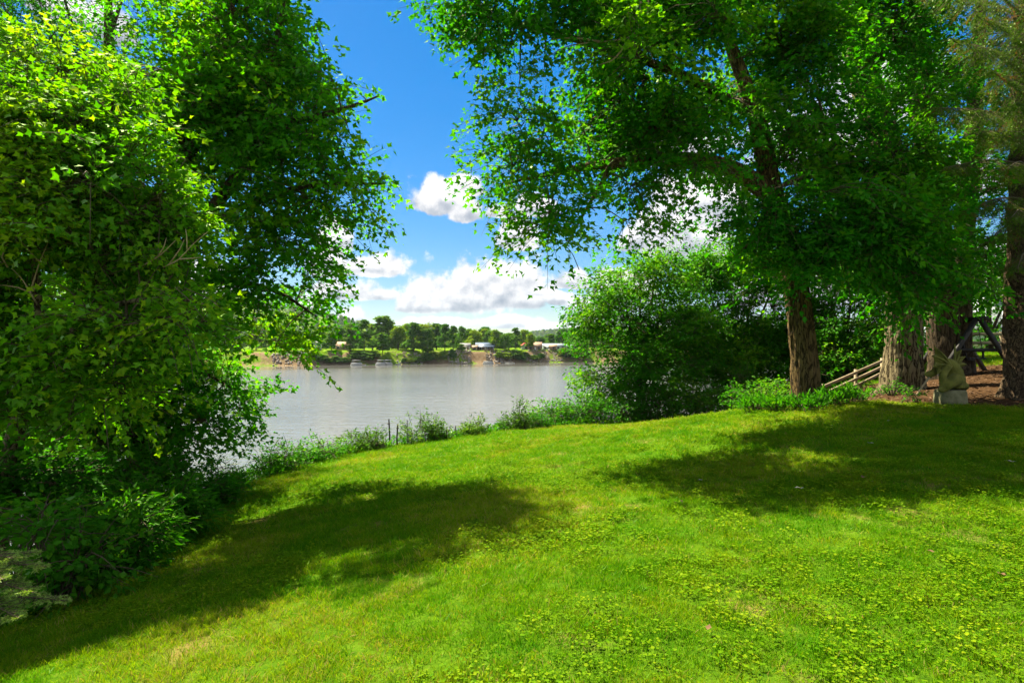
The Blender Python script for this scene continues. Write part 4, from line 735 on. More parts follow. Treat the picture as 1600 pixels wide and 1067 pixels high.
for px, tp_, lb in [(447, 530, 'lone slim trunked tree on the far meadow, leftmost'), (462, 532, 'slim tree on the far meadow, second from the left'), (466, 533, 'slim tree on the far meadow next to its twin')]:
    far_tree(px, tp_, 13, 3, lb, .8)
# bushes hanging over the far bank
ORD = ['first', 'second', 'third', 'fourth', 'fifth', 'sixth', 'seventh', 'eighth', 'ninth']
SEG = [(0, 546, 'below the small white gabled house'), (546, 595, 'beside the moored canopied boats'), (595, 700, 'on the soil bluff right of the boats'), (700, 760, 'below the pale grey cabin'), (760, 826, 'right of the white boat'), (826, 870, 'below the brown barn'), (870, 2000, 'at the right end of the far bank')]
BUSHES = [(490, 6, 3.6, 3), (500, 4, 3.2, 3.2), (508, 4, 3.4, 3), (516, 3, 2.6, 3), (524, 4, 3, 3), (532, 3, 2.8, 3), (540, 3, 3, 3), (555, 5, 4.4, 3.6), (565, 5, 4, 3.6), (575, 4, 4.2, 3.6), (585, 6, 4, 3), (641, 2.5, 2.4, 3), (655, 3, 3, 3), (668, 3, 4.5, 4), (678, 4, 4.5, 3.5), (690, 5, 3.5, 3), (707, 4, 5.2, 2.5), (720, 8, 4, 3), (780, 5, 4, 3), (792, 4, 4, 3.5), (806, 4, 5.5, 3.6), (815, 3, 3.6, 3), (822, 5, 3, 3), (835, 3, 3, 3), (845, 4, 3.2, 3), (880, 5, 5, 3.6), (890, 4, 5, 4), (900, 4, 5, 4), (912, 4, 6, 5), (605, 3, 2.5, 2.4), (632, 3, 2.2, 2.4)]
seen_seg = {}
for px, s_, h, w in sorted(BUSHES):
    wh = next(q[2] for q in SEG if q[0] <= px < q[1]); seen_seg[wh] = seen_seg.get(wh, -1) + 1
    d = 290.0
    for _ in range(8): x = (px - 800) / F * d; d = float(yshore(x)) + s_
    z = float(far_ground(np.array([x]), np.array([d]))[0]); o = empty('bank_bush', (x, d, z - .2)); o.scale = (w / 4, w / 4, h / 13); o.rotation_euler[2] = rng.uniform(0, 6)
    tag(o, ORD[seen_seg[wh]] + ' leafy bush from the left ' + wh, 'bush', 'bushes on the far bank'); c = PRO[3][0].copy(); link(c, o)
# woods over the far hills and plain: one mass
def far_woods():
    n = 26000; x = rng.uniform(-2000, 1700, n); y = 330 + rng.random(n) ** .9 * 2500; off = y - yshore(x); k = (off > 62) & (np.abs(x) < y * .95 + 60); x, y = x[k], y[k]
    z = far_ground(x, y); sc = rng.uniform(.55, .85, len(x)) * (1 + y / 5000)
    pr = [q[0].copy() for q in (PRO[0], PRO[2], PRO[5])]
    instancer('distant_woods', np.stack([x, y, z], 1), np.stack([x * 0, x * 0, rng.uniform(0, 6.28, len(x))], 1), np.stack([sc * 1.2, sc * 1.2, sc * .8], 1), rng.integers(0, 3, len(x)), rng.random(len(x)), pr, 'distant woods covering the low hills beyond the river', 'woods')
far_woods()

# ------------------------------------------------------------------ houses on the far bank
def far_pos(px, s_):
    d = 290.0
    for _ in range(8): x = (px - 800) / F * d; d = float(yshore(x)) + s_
    return x, d, float(far_ground(np.array([x]), np.array([d]))[0])
def house(name, label, px, s_, w, dp, h, rh, wall, roof, rz=0.0, win=3, porch=False, gable_x=True, pos=None):
    x, y, z = pos or far_pos(px, s_); o = empty(name, (x, y, z - .1), rz); tag(o, label, 'building' if 'shed' in name or 'barn' in name else 'house')
    b = MB(); b.box((0, 0, h / 2), (w / 2, dp / 2, h / 2))
    if gable_x: b.add([(-w / 2, -dp / 2, h), (-w / 2, dp / 2, h), (-w / 2, 0, h + rh), (w / 2, -dp / 2, h), (w / 2, dp / 2, h), (w / 2, 0, h + rh)], [[0, 2, 1], [3, 4, 5]])
    else: b.add([(-w / 2, -dp / 2, h), (w / 2, -dp / 2, h), (0, -dp / 2, h + rh), (-w / 2, dp / 2, h), (w / 2, dp / 2, h), (0, dp / 2, h + rh)], [[0, 1, 2], [3, 5, 4]])
    b.build('wall', M[wall], o)
    b = MB(); e = .45; th = .14
    A, Bq = (dp / 2, w / 2) if gable_x else (w / 2, dp / 2)
    for sg in (-1, 1):
        sl = rh / A; p = [(-Bq - e, sg * (A + e), h - e * sl), (Bq + e, sg * (A + e), h - e * sl), (Bq + e, 0, h + rh), (-Bq - e, 0, h + rh)]
        q = np.array([(a, c, d_ + .03) for a, c, d_ in p] + [(a, c, d_ + .03 + th) for a, c, d_ in p])
        if not gable_x: q = q[:, [1, 0, 2]]
        b.add(q, [[0, 3, 2, 1], [4, 5, 6, 7], [0, 1, 5, 4], [1, 2, 6, 5], [2, 3, 7, 6], [3, 0, 4, 7]])
    b.build('roof', M[roof], o)
    for i in range(win):
        wx = -w / 2 + (i + .5) * w / win + (.3 if i == win // 2 else 0)
        if win > 1 and i == win // 2:
            b = MB(); b.box((wx, -dp / 2 - .03, 1.02), (.5, .05, 1.0)); b.build('door', M['brownwall' if wall != 'brownwall' else 'cream'], o)
        else:
            b = MB(); b.box((wx, -dp / 2 - .02, h * .56), (.62, .04, .62)); b.build('window', M['glass'], o)
    if porch:
        b = MB(); q = [(-w / 2 - .3, -dp / 2 - 2.4, h - .75), (w / 2 + .3, -dp / 2 - 2.4, h - .75), (w / 2 + .3, -dp / 2 - .3, h - .12), (-w / 2 - .3, -dp / 2 - .3, h - .12)]
        b.add(q + [(a, c, d_ + .12) for a, c, d_ in q], [[0, 3, 2, 1], [4, 5, 6, 7], [0, 1, 5, 4], [1, 2, 6, 5], [2, 3, 7, 6], [3, 0, 4, 7]]); b.build('porch_roof', M[roof], o)
        for i in range(4):
            b = MB(); px_ = -w / 2 + i * w / 3; b.box((px_, -dp / 2 - 2.25, (h - .75) / 2), (.08, .08, (h - .75) / 2)); b.build('porch_post', M['white'], o)
        b = MB(); b.box((0, -dp / 2 - 1.2, .16), (w / 2 + .2, 1.2, .16)); b.build('porch_floor', M['wood'], o)
    return o
house('gabled_house', 'small white gabled house left on the far bank', 493, 22, 5, 6, 2.8, 1.9, 'white', 'greyroof', .2, 2, gable_x=False)
house('brown_cottage', 'small brown cottage half hidden by far trees', 535, 20, 5, 6, 2.6, 1.6, 'tan', 'brownroof', .0, 2)
house('grey_cabin', 'pale grey cabin left of the blue-roofed house', 727, 17, 5, 5, 2.6, 1.2, 'cream', 'greyroof', 0, 2)
house('porch_house', 'low blue-roofed house with a long porch on the far bank', 758, 17, 9.5, 6, 2.7, 1.5, 'brownwall', 'blueroof', 0, 5, True)
house('garden_shed', 'tiny brown shed just left of the blue-roofed house', 741, 14, 3, 3, 1.9, .8, 'tan', 'brownroof', 0, 1)
house('red_roofed_shed', 'white shed with a red roof on the far bank', 820, 20, 3.8, 5, 2.7, 1.3, 'white', 'redroof', .1, 1, gable_x=False)
house('brown_barn', 'brown barn with a tan roof left of the long white shed', 836, 15, 7, 6, 2.6, 2.0, 'brownwall', 'brownroof', -.1, 3)
house('long_shed', 'long white shed with a pale blue metal roof', 865, 22, 12.5, 6, 2.6, 1.1, 'white', 'paleroof', 0, 5)
house('small_pavilion', 'little brown-roofed shelter before the long white shed', 864, 11, 3.6, 3, 1.9, 1.0, 'brownwall', 'brownroof', 0, 1)
house('white_trailer', 'small white trailer house by the right end of the far trees', 893, 16, 6, 3.5, 2.3, .5, 'white', 'paleroof', 0, 3)
# steps down the bank below the porch house
def bank_steps():
    x0, y0, z0 = far_pos(758, 11); x1, y1, z1 = far_pos(763, 1.0); o = empty('bank_steps', (x0, y0, z0)); tag(o, 'wooden steps running down the soil below the blue-roofed house', 'steps')
    n = 14
    for i in range(n):
        t = i / (n - 1); b = MB(); b.box((t * (x1 - x0), t * (y1 - y0), t * (z1 - z0) + .35), (.7, .28, .05)); b.build('step', M['wood'], o)
    for s in (-1, 1):
        b = MB(); b.bar((s * .72, 0, .2), (x1 - x0 + s * .72, y1 - y0, z1 - z0 + .2), .1, .25); b.build('stringer', M['wood'], o)
bank_steps()
# boats and docks at the far waterline
def pontoon(px, s_, L, label, canopy=True):
    x, y, z = far_pos(px, s_); o = empty('pontoon_boat', (x, y, WATER)); tag(o, label, 'boat')
    for s in (-1, 1):
        b = MB(); b.tube([(-L / 2, s * .8, .12), (L / 2 - .5, s * .8, .12), (L / 2, s * .8, .25)], [.3, .3, .08], 8); b.build('pontoon', M['boatwhite'], o, True)
    b = MB(); b.box((0, 0, .48), (L / 2 - .1, 1.15, .06)); b.build('deck', M['cream'], o)
    for s in (-1, 1):
        b = MB(); b.box((0, s * 1.1, .85), (L / 2 - .3, .03, .3)); b.build('side_panel', M['boatwhite'], o)
    if canopy:
        for a in (-1, 1):
            for s in (-1, 1):
                b = MB(); b.bar((a * L * .3, s * 1.0, .54), (a * L * .3, s * 1.0, 2.2), .07); b.build('canopy_post', M['boatwhite'], o)
        b = MB(); b.box((0, 0, 2.25), (L * .34, 1.15, .06)); b.build('canopy', M['boatwhite'], o)
    b = MB(); b.box((-L * .1, 0, .8), (.3, .35, .28)); b.build('seat', M['tan'], o)
pontoon(557, -3, 5.0, 'canopied boat moored leftmost at the far bank'); pontoon(595, -3, 4.6, 'left of the two canopied boats moored side by side'); pontoon(606, -2.6, 4.2, 'right of the two canopied boats moored side by side')
pontoon(763, -3, 5.4, 'white boat moored below the steps of the blue-roofed house', False)
def dock(px, s_, L, label):
    x, y, z = far_pos(px, s_); o = empty('floating_dock', (x, y, WATER)); tag(o, label, 'dock')
    for i in range(int(L / .6)):
        b = MB(); b.box((-L / 2 + .3 + i * .6, 0, .35), (.28, .8, .04)); b.build('plank', M['wood'], o)
    for s in (-1, 1):
        b = MB(); b.box((0, s * .55, .12), (L / 2, .15, .18)); b.build('float', M['boatwhite'], o)
        b = MB(); b.tube([(s * L * .45, .9, -2.5), (s * L * .45, .9, 1.3)], [.09, .09], 6); b.build('mooring_pole', M['stake'], o)
dock(565, -2.2, 4.0, 'small floating dock beside the leftmost far boat'); dock(797, -2.0, 5.0, 'low floating dock right of the white far boat')
def sailboat():
    x, y, z = far_pos(622, -2); o = empty('small_boat', (x, y, WATER)); tag(o, 'tiny white boat with an upright mast at the far bank', 'boat')
    b = MB(); n = 9; t = np.linspace(-1, 1, n); V = []
    for q in t:
        w = .55 * (1 - abs(q) ** 2.4) + .03
        V += [(q * 1.3, -w, .5), (q * 1.3, -w * .6, -.05), (q * 1.3, w * .6, -.05), (q * 1.3, w, .5)]
    f = [[i * 4 + j, i * 4 + j + 1, i * 4 + 5 + j, i * 4 + 4 + j] for i in range(n - 1) for j in range(3)]; b.add(V, f); b.build('hull', M['boatwhite'], o)
    b = MB(); b.tube([(0, 0, 0), (0, 0, 2.4)], [.05, .03], 6); b.build('mast', M['boatwhite'], o)
    b = MB(); b.add([(.06, -.02, .5), (.75, -.02, .55), (.06, -.02, 2.2), (.06, .02, .5), (.75, .02, .55), (.06, .02, 2.2)], [[0, 1, 2], [3, 5, 4]]); b.build('furled_sail', M['boatwhite'], o)
sailboat()
for i, (px, s_, lb, L) in enumerate([(612, 9, 'bleached fallen tree lying on the far bank behind the boats', 7), (628, 8, 'second bleached fallen tree, right of the first', 6), (875, 3, 'driftwood log on the soil bank below the long white shed', 5), (700, 6, 'fallen trunk slanting down the far bank by the rocks', 6)]):
    x, y, z = far_pos(px, s_); o = empty('fallen_tree', (x, y, z)); tag(o, lb, 'log', 'fallen trees on the far bank')
    b = MB(); b.tube(catmull([(-L / 2, 0, .5), (0, .2, .9), (L / 2, -.2, -.2)], 4), np.linspace(.22, .08, 9), 6); b.build('trunk', M['deadwood'], o, True)
    for k in range(4):
        a = rng.uniform(-1, 1); b = MB(); b.tube(catmull([(a * L * .3, 0, .7), (a * L * .3 + .6, -.4, 1.5), (a * L * .3 + 1.3, -.2, 1.9 + rng.uniform(-.4, .6))], 3), np.linspace(.09, .03, 7), 4); b.build('branch', M['deadwood'], o, True)
def rocks():
    b = MB(); ico = np.array([(0, 0, 1), (.9, 0, .35), (.28, .85, .4), (-.72, .53, .3), (-.72, -.53, .42), (.28, -.85, .36), (0, 0, -.6)]); fc = [[0, 1, 2], [0, 2, 3], [0, 3, 4], [0, 4, 5], [0, 5, 1], [6, 2, 1], [6, 3, 2], [6, 4, 3], [6, 5, 4], [6, 1, 5]]
    for (a, c, n) in [(425, 478, 90), (620, 660, 70), (700, 735, 120), (760, 800, 130), (820, 885, 150)]:
        for k in range(n):
            x, y, z = far_pos(rng.uniform(a, c), rng.uniform(.5, 10)); s = rng.uniform(.25, .8); b.add(ico * s * rng.uniform(.7, 1.3, (7, 3)) + np.array([x, y, z + .1]), fc)
    tag(b.build('bank_rocks', M['rock']), 'tumbled grey rocks scattered over the far bank', 'rocks', kind='stuff')
rocks()

# ------------------------------------------------------------------ stakes, rails, statue, swing, house by the lawn
stk = [(607, 654, 697, 17.6, .05, 'tallest crooked dark stake, leftmost at the lawn edge'), (604, 676, 698, 17.7, .025, 'thin short stake touching the tallest one'), (622, 662, 697, 17.7, .05, 'thick dark stake second from the left'), (636, 656, 694, 18, .03, 'thin stake at the left side of the dense weeds'),
       (657, 654, 688, 18.2, .02, 'thin stake poking out of the dense weed clump'), (698, 667, 689, 18.6, .04, 'short bent stake right of the weed clumps'), (711, 665, 687, 18.8, .035, 'straight bare stake standing alone'), (763, 661, 680, 19.4, .03, 'rightmost small stake near the spired sapling')]
for px, t0, b0, d, w, lb in stk:
    g = G(px, d); top = P(px, t0, d); o = empty('fence_stake', (g[0], g[1], g[2] - .25)); tag(o, lb, 'stake', 'old stakes along the lawn edge')
    h = top[2] - g[2] + .25; b = MB(); k = rng.uniform(-.04, .04); b.tube([(0, 0, 0), (k, 0, h * .5), (k * .3, 0, h * .97), (k * .3, 0, h)], [w * .55, w * .5, w * .42, w * .2], 7); b.build('post', M['stake'], o)
    if w > .03:
        b = MB(); b.box((k * .3, -w * .5, h * .86), (w * .75, w * .2, .015)); b.build('wire_clip', M['stake'], o)
b = MB(); g = G(592, 17.2); b.tube([(-.18, 0, .02), (-.1, 0, .12), (.1, 0, .13), (.2, 0, .02)], [.05, .13, .12, .04], 8, bump=bark_bump(.3, 2, 3)); o = b.build('field_stone', M['concrete'], None, True); o.location = tuple(g); tag(o, 'small pale stone on the grass left of the stakes', 'stone')

def rail_fence():
    A = P(1286, 603, 14.6); Bp = P(1380, 562, 17.5); gA = gz(A[0], A[1]); o = empty('rail_fence', (A[0], A[1], gA - .2)); tag(o, 'weathered wooden rail fence slanting up behind the old tree', 'fence'); off = np.array([A[0], A[1], gA - .2])
    ends = []
    for k, t in enumerate((0.0, .52, 1.0)):
        q = A * (1 - t) + Bp * t; z0 = gz(q[0], q[1]) - .3; b = MB(); b.bar((q[0], q[1] + .06, z0), (q[0], q[1] + .06, q[2] + .05), .065); b.build('post', M['wood'], o, off=off)
    for k in range(3):
        dz = -.02 - k * .19
        for t0, t1 in ((0, .515), (.525, 1.0)):
            a = A * (1 - t0) + Bp * t0; c = A * (1 - t1) + Bp * t1; b = MB(); b.bar(a + np.array([0, -.02, dz]), c + np.array([0, -.02, dz + .01 * k]), .035, .075); b.build('rail', M['wood'], o, off=off)
rail_fence()

def dragon():
    g = G(1485, 11.5); g[2] -= .03; o = empty('dragon_statue', tuple(g)); tag(o, 'mossy winged stone dragon crouching on a pale block in the mulch', 'statue')
    k = 11.5 / F
    def L(px, py, dy=0.0): return P(px, py, 11.5 + dy) - g
    b = MB(); x0 = L(1466, 628)[0]; x1 = L(1506, 628)[0]; zt = L(1485, 609)[2]; m = (x0 + x1) / 2; hw = (x1 - x0) / 2
    ring = []
    for z, s in ((0, 1.0), (.02, 1.03), (zt * .85, .97), (zt, .9)):
        for a in np.linspace(0, 2 * np.pi, 20, False):
            c, s_ = np.cos(a), np.sin(a); e = (abs(c) ** 4 + abs(s_) ** 4) ** (-.25); ring.append((m + hw * s * c * e, .02 + hw * .8 * s * s_ * e, z))
    f = [[i * 20 + j, i * 20 + (j + 1) % 20, i * 20 + 20 + (j + 1) % 20, i * 20 + 20 + j] for i in range(3) for j in range(20)]
    b.add(ring, f); b.add([(m, .02, zt)] + ring[60:], [[0, 1 + j, 1 + (j + 1) % 20] for j in range(20)]); b.build('plinth', M['concrete'], o, True)
    # one continuous body: haunches, chest, bent neck and head, limbs and tail fused
    b = MB()
    def tb(p, r, sg=12): c, rr = resample(p, r, .03); b.tube(c, rr, sg)
    tb([L(1494, 606), L(1494, 592), L(1489, 575), L(1480, 567), L(1470, 572), L(1462, 580), L(1456, 584), L(1448, 587)], [.15, .16, .13, .10, .07, .05, .07, .03])
    tb([L(1456, 583), L(1450, 584), L(1444, 586)], [.06, .055, .02])
    tb([L(1456, 580, .03), L(1461, 573, .05), L(1464, 570, .05)], [.03, .02, .006]); tb([L(1456, 580, -.03), L(1461, 573, -.05), L(1464, 569, -.05)], [.03, .02, .006])
    tb([L(1455, 585), L(1453, 590), L(1450, 593)], [.035, .03, .01])
    for s in (-1, 1):
        tb([L(1496, 592, s * .14), L(1484, 599, s * .19), L(1478, 607, s * .17), L(1470, 611, s * .16)], [.13, .11, .06, .035]); tb([L(1480, 572, s * .12), L(1473, 588, s * .16), L(1472, 604, s * .13), L(1467, 611, s * .13)], [.08, .065, .045, .035])
    tb([L(1500, 600, .05), L(1508, 604, .14), L(1500, 608, .28), L(1482, 609, .26), L(1470, 610, .22)], [.10, .07, .055, .04, .015])
    body = b.build('body', M['statue'], o, True)
    rm = body.modifiers.new('fuse', 'REMESH'); rm.mode = 'VOXEL'; rm.voxel_size = .014; rm.use_smooth_shade = True
    sm = body.modifiers.new('soft', 'SMOOTH'); sm.iterations = 4; sm.factor = .5
    # wings: bony fingers with webbed, scalloped skin between them
    for (root, tips, dy) in [((1486, 572), [(1459, 541), (1457, 556), (1458, 572), (1464, 584), (1476, 590)], -.17), ((1490, 574), [(1492, 538), (1502, 547), (1508, 557), (1510, 569), (1506, 580), (1500, 588)], .16)]:
        wb = MB(); rt = L(*root, dy * .5); T = [L(a, c, dy * (1.25 - .1 * i)) for i, (a, c) in enumerate(tips)]; n = len(T); V = []; Fq = []
        nu, nv = 6, 10
        for i in range(n - 1):
            base = len(V)
            for u in range(nu + 1):
                t = u / nu; sc = 1 - .22 * math.sin(math.pi * t)
                tip = T[i] * (1 - t) + T[i + 1] * t
                for v in range(nv + 1):
                    s = v / nv; q = rt + (tip - rt) * s * sc; bul = .05 * math.sin(math.pi * t) * s; V.append(q + np.array([0, bul, 0]))
            for u in range(nu):
                for v in range(nv): a = base + u * (nv + 1) + v; Fq.append([a, a + 1, a + nv + 2, a + nv + 1])
        wb.add(V, Fq); w = wb.build('wing', M['statue'], o, True); so = w.modifiers.new('thick', 'SOLIDIFY'); so.thickness = .022; so.offset = 0
        for tpt in T:
            fb = MB(); mid = (rt + tpt) / 2 + np.array([0, -.02, .03]); c = catmull([rt, mid, tpt], 6); fb.tube(c, np.linspace(.032, .010, len(c)), 7); fb.build('wing_finger', M['statue'], w, True)
    s = MB(); a = L(1452, 590, -.1); e = L(1431, 618, -.25); e[2] = max(e[2], .0)
    s.tube(catmull([a, (a + e) / 2 + .01, e], 4), np.linspace(.022, .014, 9), 7)
    st = s.build('leaning_stick', M['deadwood'], None, True); st.location = tuple(g); tag(st, 'thin pale stick leaning from the mulch to the dragon head', 'stick')
dragon()

def swing():
    c = P(1537, 560, 16.6); z0 = gz(c[0], c[1]) - .05; o = empty('garden_swing', (c[0], c[1], z0)); tag(o, 'dark wooden bench swing in an A-frame behind the stone dragon', 'swing')
    top = 1.62; hx = -.28
    for y in (-.15, 1.15):
        dx = .22 if y > 0 else 0
        for s in (-1, 1):
            b = MB(); b.bar((hx + dx + s * .05, y, top), (hx + dx + s * 1.12, y, -.05), .09, .11); b.build('frame_leg', M['blackwood'], o)
        b = MB(); b.bar((hx + dx - .62, y + .1, .72), (hx + dx + .62, y + .1, .72), .06, .09); b.build('cross_brace', M['blackwood'], o)
    b = MB(); b.bar((hx, -.45, top), (hx + .22, 1.45, top), .1, .12); b.build('top_beam', M['blackwood'], o)
    for i in range(5):
        b = MB(); b.box((hx - .14 + i * .11, .5, .47), (.047, .52, .018)); b.build('seat_slat', M['blackwood'], o)
    for i in range(4):
        b = MB(); b.box((hx - .24 - i * .03, .5, .57 + i * .12), (.014, .52, .045)); b.build('back_slat', M['blackwood'], o)
    for y in (.02, .98):
        b = MB(); b.bar((hx + .02, y, .43), (hx - .2, y, .43), .05); b.bar((hx - .2, y, .43), (hx - .34, y, 1.0), .05); b.bar((hx - .28, y, .68), (hx + .3, y, .68), .06, .04); b.bar((hx + .28, y, .46), (hx + .28, y, .66), .04); b.build('seat_arm', M['blackwood'], o)
        b = MB(); b.tube([(hx + .1, y, top - .05), (hx + .26, y, .7)], [.01, .01], 5); b.tube([(hx + .08, y, top - .05), (hx - .28, y, .75)], [.01, .01], 5); b.build('chain', M['stake'], o)
swing()
def post_rail():
    a = P(1515, 522, 23.5); c = P(1640, 522, 23.5); g = gz(a[0], a[1]); o = empty('yard_rail', (a[0], a[1], g)); tag(o, 'low wooden yard rail seen behind the swing legs', 'fence'); off = (a[0], a[1], g)
    for t in (0, .42, .85):
        q = a * (1 - t) + c * t; z = gz(q[0], q[1]); b = MB(); b.bar((q[0], q[1] + .07, z - .2), (q[0], q[1] + .07, q[2] + .1), .11); b.build('post', M['wood'], o, off=off)
    for dz in (0, -.36):
        b = MB(); b.bar(a + np.array([0, 0, dz]), c + np.array([0, 0, dz]), .05, .13); b.build('rail', M['wood'], o, off=off)
post_rail()
def near_house():
    x, y = (1566 - 800) / F * 33, 33.0; z = gz(x + 3, y + 3); o = empty('white_house', (x, y, z - .2)); tag(o, 'white clapboard house glimpsed between the trunks at the right', 'house')
    b = MB(); b.box((4.5, 4, 1.7), (4.5, 4, 1.7)); b.add([(0, 0, 3.4), (0, 8, 3.4), (0, 4, 5.6), (9, 0, 3.4), (9, 8, 3.4), (9, 4, 5.6)], [[0, 2, 1], [3, 4, 5]]); b.build('wall', M['white'], o)
    for i in range(22):
        b = MB(); b.box((4.6, -.015, .1 + i * .15), (4.35, .018, .062)); b.build('clapboard', M['white'], o)
    for cx in (.12, 8.9):
        b = MB(); b.box((cx, -.04, 1.7), (.14, .045, 1.7)); b.build('corner_board', M['white'], o)
    for wx in (2.2, 6.6):
        b = MB(); b.box((wx, -.05, 1.9), (.5, .03, .7)); w = b.build('window', M['glass'], o); b = MB()
        for (c, h) in (((wx, -.07, 2.64), (.6, .04, .06)), ((wx, -.07, 1.16), (.6, .04, .06)), ((wx - .55, -.07, 1.9), (.05, .04, .68)), ((wx + .55, -.07, 1.9), (.05, .04, .68)), ((wx, -.075, 1.9), (.48, .03, .03))): b.box(c, h)
        b.build('frame', M['cream'], w)
    b = MB(); b.box((4.4, -.04, 1.15), (.5, .045, 1.05)); b.build('door', M['brownwall'], o)
    b = MB()
    for sg in (-1, 1):
        p = [(-.5, 4 + sg * 4.5, 3.2), (9.5, 4 + sg * 4.5, 3.2), (9.5, 4, 5.66), (-.5, 4, 5.66)]; b.add(p + [(a, c, d + .15) for a, c, d in p], [[0, 3, 2, 1], [4, 5, 6, 7], [0, 1, 5, 4], [1, 2, 6, 5], [2, 3, 7, 6], [3, 0, 4, 7]])
    b.build('roof', M['greyroof'], o)
near_house()

# ------------------------------------------------------------------ lawn: grass and clover
def blade_clump(seed, n, rad, hgt, w):
    r = np.random.default_rng(seed); q = np.sqrt(r.random(n)) * rad; a = r.uniform(0, 6.28, n); p = np.stack([np.cos(a) * q, np.sin(a) * q, np.full(n, -.01)], 1)
    h = hgt * r.uniform(.5, 1.15, n); ln = r.normal(0, .5, (n, 2)) * h[:, None]; e = p + np.concatenate([ln, h[:, None]], 1); m = p * .45 + e * .55; m[:, 2] += h * .12
    f = r.uniform(0, 3.14, n); s = np.stack([np.cos(f), np.sin(f), f * 0], 1) * (w * r.uniform(.6, 1.2, n))[:, None]
    v = np.stack([p - s, p + s, m + s * .8, m - s * .8, e], 1).reshape(-1, 3); k = np.arange(n)[:, None] * 5; b = MB()
    tn = np.clip(r.normal(.45, .3, n), 0, 1); tn = np.repeat(np.where(r.random(n) < .06, 1.7, tn), 5)
    b.add(v, np.concatenate([k + [[0, 1, 2]], k + [[0, 2, 3]], k + [[3, 2, 4]]]), 0, tn)
    return b.build('grass_clump', M['grass'], lk=False)
def clover_clump(seed, n, rad, sz):
    r = np.random.default_rng(seed); q = np.sqrt(r.random(n)) * rad; a = r.uniform(0, 6.28, n); p = np.stack([np.cos(a) * q, np.sin(a) * q, r.uniform(.022, .05, n)], 1)
    b = MB(); P3 = []; A3 = []; N3 = []; S3 = []; T3 = []
    for i in range(n):
        tri = r.random() < .6; nr = UP + r.normal(0, .28, 3); f0 = r.uniform(0, 6.28); s = sz * r.uniform(.6, 1.2); tn = np.clip(r.normal(.5, .22), 0, 1)
        for k in range(3 if tri else 1): P3.append(p[i]); A3.append((math.cos(f0 + k * 2.09), math.sin(f0 + k * 2.09), .1)); N3.append(nr); S3.append(s * (.75 if tri else 1.4)); T3.append(tn)
    add_leaves(b, np.array(P3), np.array(A3), np.array(N3), np.array(S3), np.array(T3), ROUND)
    add_sticks(b, np.stack([np.stack([p[:, 0] * .9, p[:, 1] * .9, p[:, 2] * 0 - .01], 1), p], 1), np.full((n, 2), .0008), 0)
    return b.build('clover_clump', M['clover'], lk=False)
def slope_rot(x, y):
    e = .15; zx = (lawn(x + e, y) - lawn(x - e, y)) / (2 * e); zy = (lawn(x, y + e) - lawn(x, y - e)) / (2 * e)
    return zx, zy
def scatter(n_per, d0, d1, pw=1.0):       # random lawn points with a given density (per m2), between distances d0 and d1
    A = 0; wdt = lambda d: 2.0 * d + 2.4
    n = int(n_per * (wdt(d0) + wdt(d1)) / 2 * (d1 - d0)); y = np.sqrt(rng.uniform(d0 ** 2, d1 ** 2, n)); x = rng.uniform(-.5, .5, n) * wdt(y)
    s, _ = edge_info(x, y); k = (s < .35) & ~in_mulch(x, y); return x[k], y[k]
def lawn_cover():
    gp = [blade_clump(900 + i, 85, .11, .052, .0021) for i in range(6)]
    cp = [clover_clump(950 + i, 22, .10, .0125) for i in range(5)]
    X, Y, S, SZ = [], [], [], []
    for (dn, a, c, sx, sz) in [(150, 1.6, 4.5, .85, .7), (90, 4.5, 8, 1.15, .85), (44, 8, 14, 1.7, 1.0), (22, 14, 27, 2.4, 1.25)]:
        x, y = scatter(dn, a, c); X.append(x); Y.append(y); S.append(np.full(len(x), sx)); SZ.append(np.full(len(x), sz))
    x = np.concatenate(X); y = np.concatenate(Y); sx = np.concatenate(S) * rng.uniform(.8, 1.25, len(x)); sz = np.concatenate(SZ) * rng.uniform(.6, 1.35, len(x))
    p = np.stack([x, y, x * 0], -1); z = ground(x, y); dryn = fbm(p * .55 + 40, 31, 4) + .045 * np.exp(-((x - 2.6) / 2.4) ** 2 - ((y - 8.2) / 2.6) ** 2); fine = fbm(p * 2.6, 33, 3)
    tint = np.clip(.46 + 1.3 * (fine - .5) + rng.normal(0, .18, len(x)), 0, .92)
    tint = np.where(dryn + rng.normal(0, .05, len(x)) > .565, rng.uniform(.86, 1.12, len(x)), tint)
    rot = np.stack([rng.normal(0, .1, len(x)), rng.normal(0, .1, len(x)), rng.uniform(0, 6.28, len(x))], 1)
    zx, zy = slope_rot(x, y)
    instancer('lawn_grass', np.stack([x, y, z], 1), rot, np.stack([sx, sx, sz], 1), rng.integers(0, 6, len(x)), tint, gp, 'short mown green grass covering the lawn', 'grass')
    X, Y, S = [], [], []
    for (dn, a, c, sx) in [(75, 1.6, 5, 1.0), (44, 5, 9, 1.25), (16, 9, 16, 1.6)]:
        x, y = scatter(dn, a, c); X.append(x); Y.append(y); S.append(np.full(len(x), sx))
    x = np.concatenate(X); y = np.concatenate(Y); s = np.concatenate(S)
    m = fbm(np.stack([x, y, x * 0], -1) * .75, 37, 4) + .10 * np.tanh((x - .3) / 1.5) - .02 * np.maximum(y - 6, 0) + rng.normal(0, .035, len(x)); k = m + .06 * (rng.random(len(x)) - .5) > .445; x, y, s = x[k], y[k], s[k]
    s = s * rng.uniform(.7, 1.3, len(x)); z = ground(x, y)
    instancer('lawn_clover', np.stack([x, y, z + .006], 1), np.stack([rng.normal(0, .1, len(x)), rng.normal(0, .1, len(x)), rng.uniform(0, 6.28, len(x))], 1), np.stack([s, s, s * .9], 1), rng.integers(0, 5, len(x)),
              np.clip(rng.normal(.50, .22, len(x)), 0, .93), cp, 'bright clover and violet leaves spread through the lawn', 'clover')
lawn_cover()
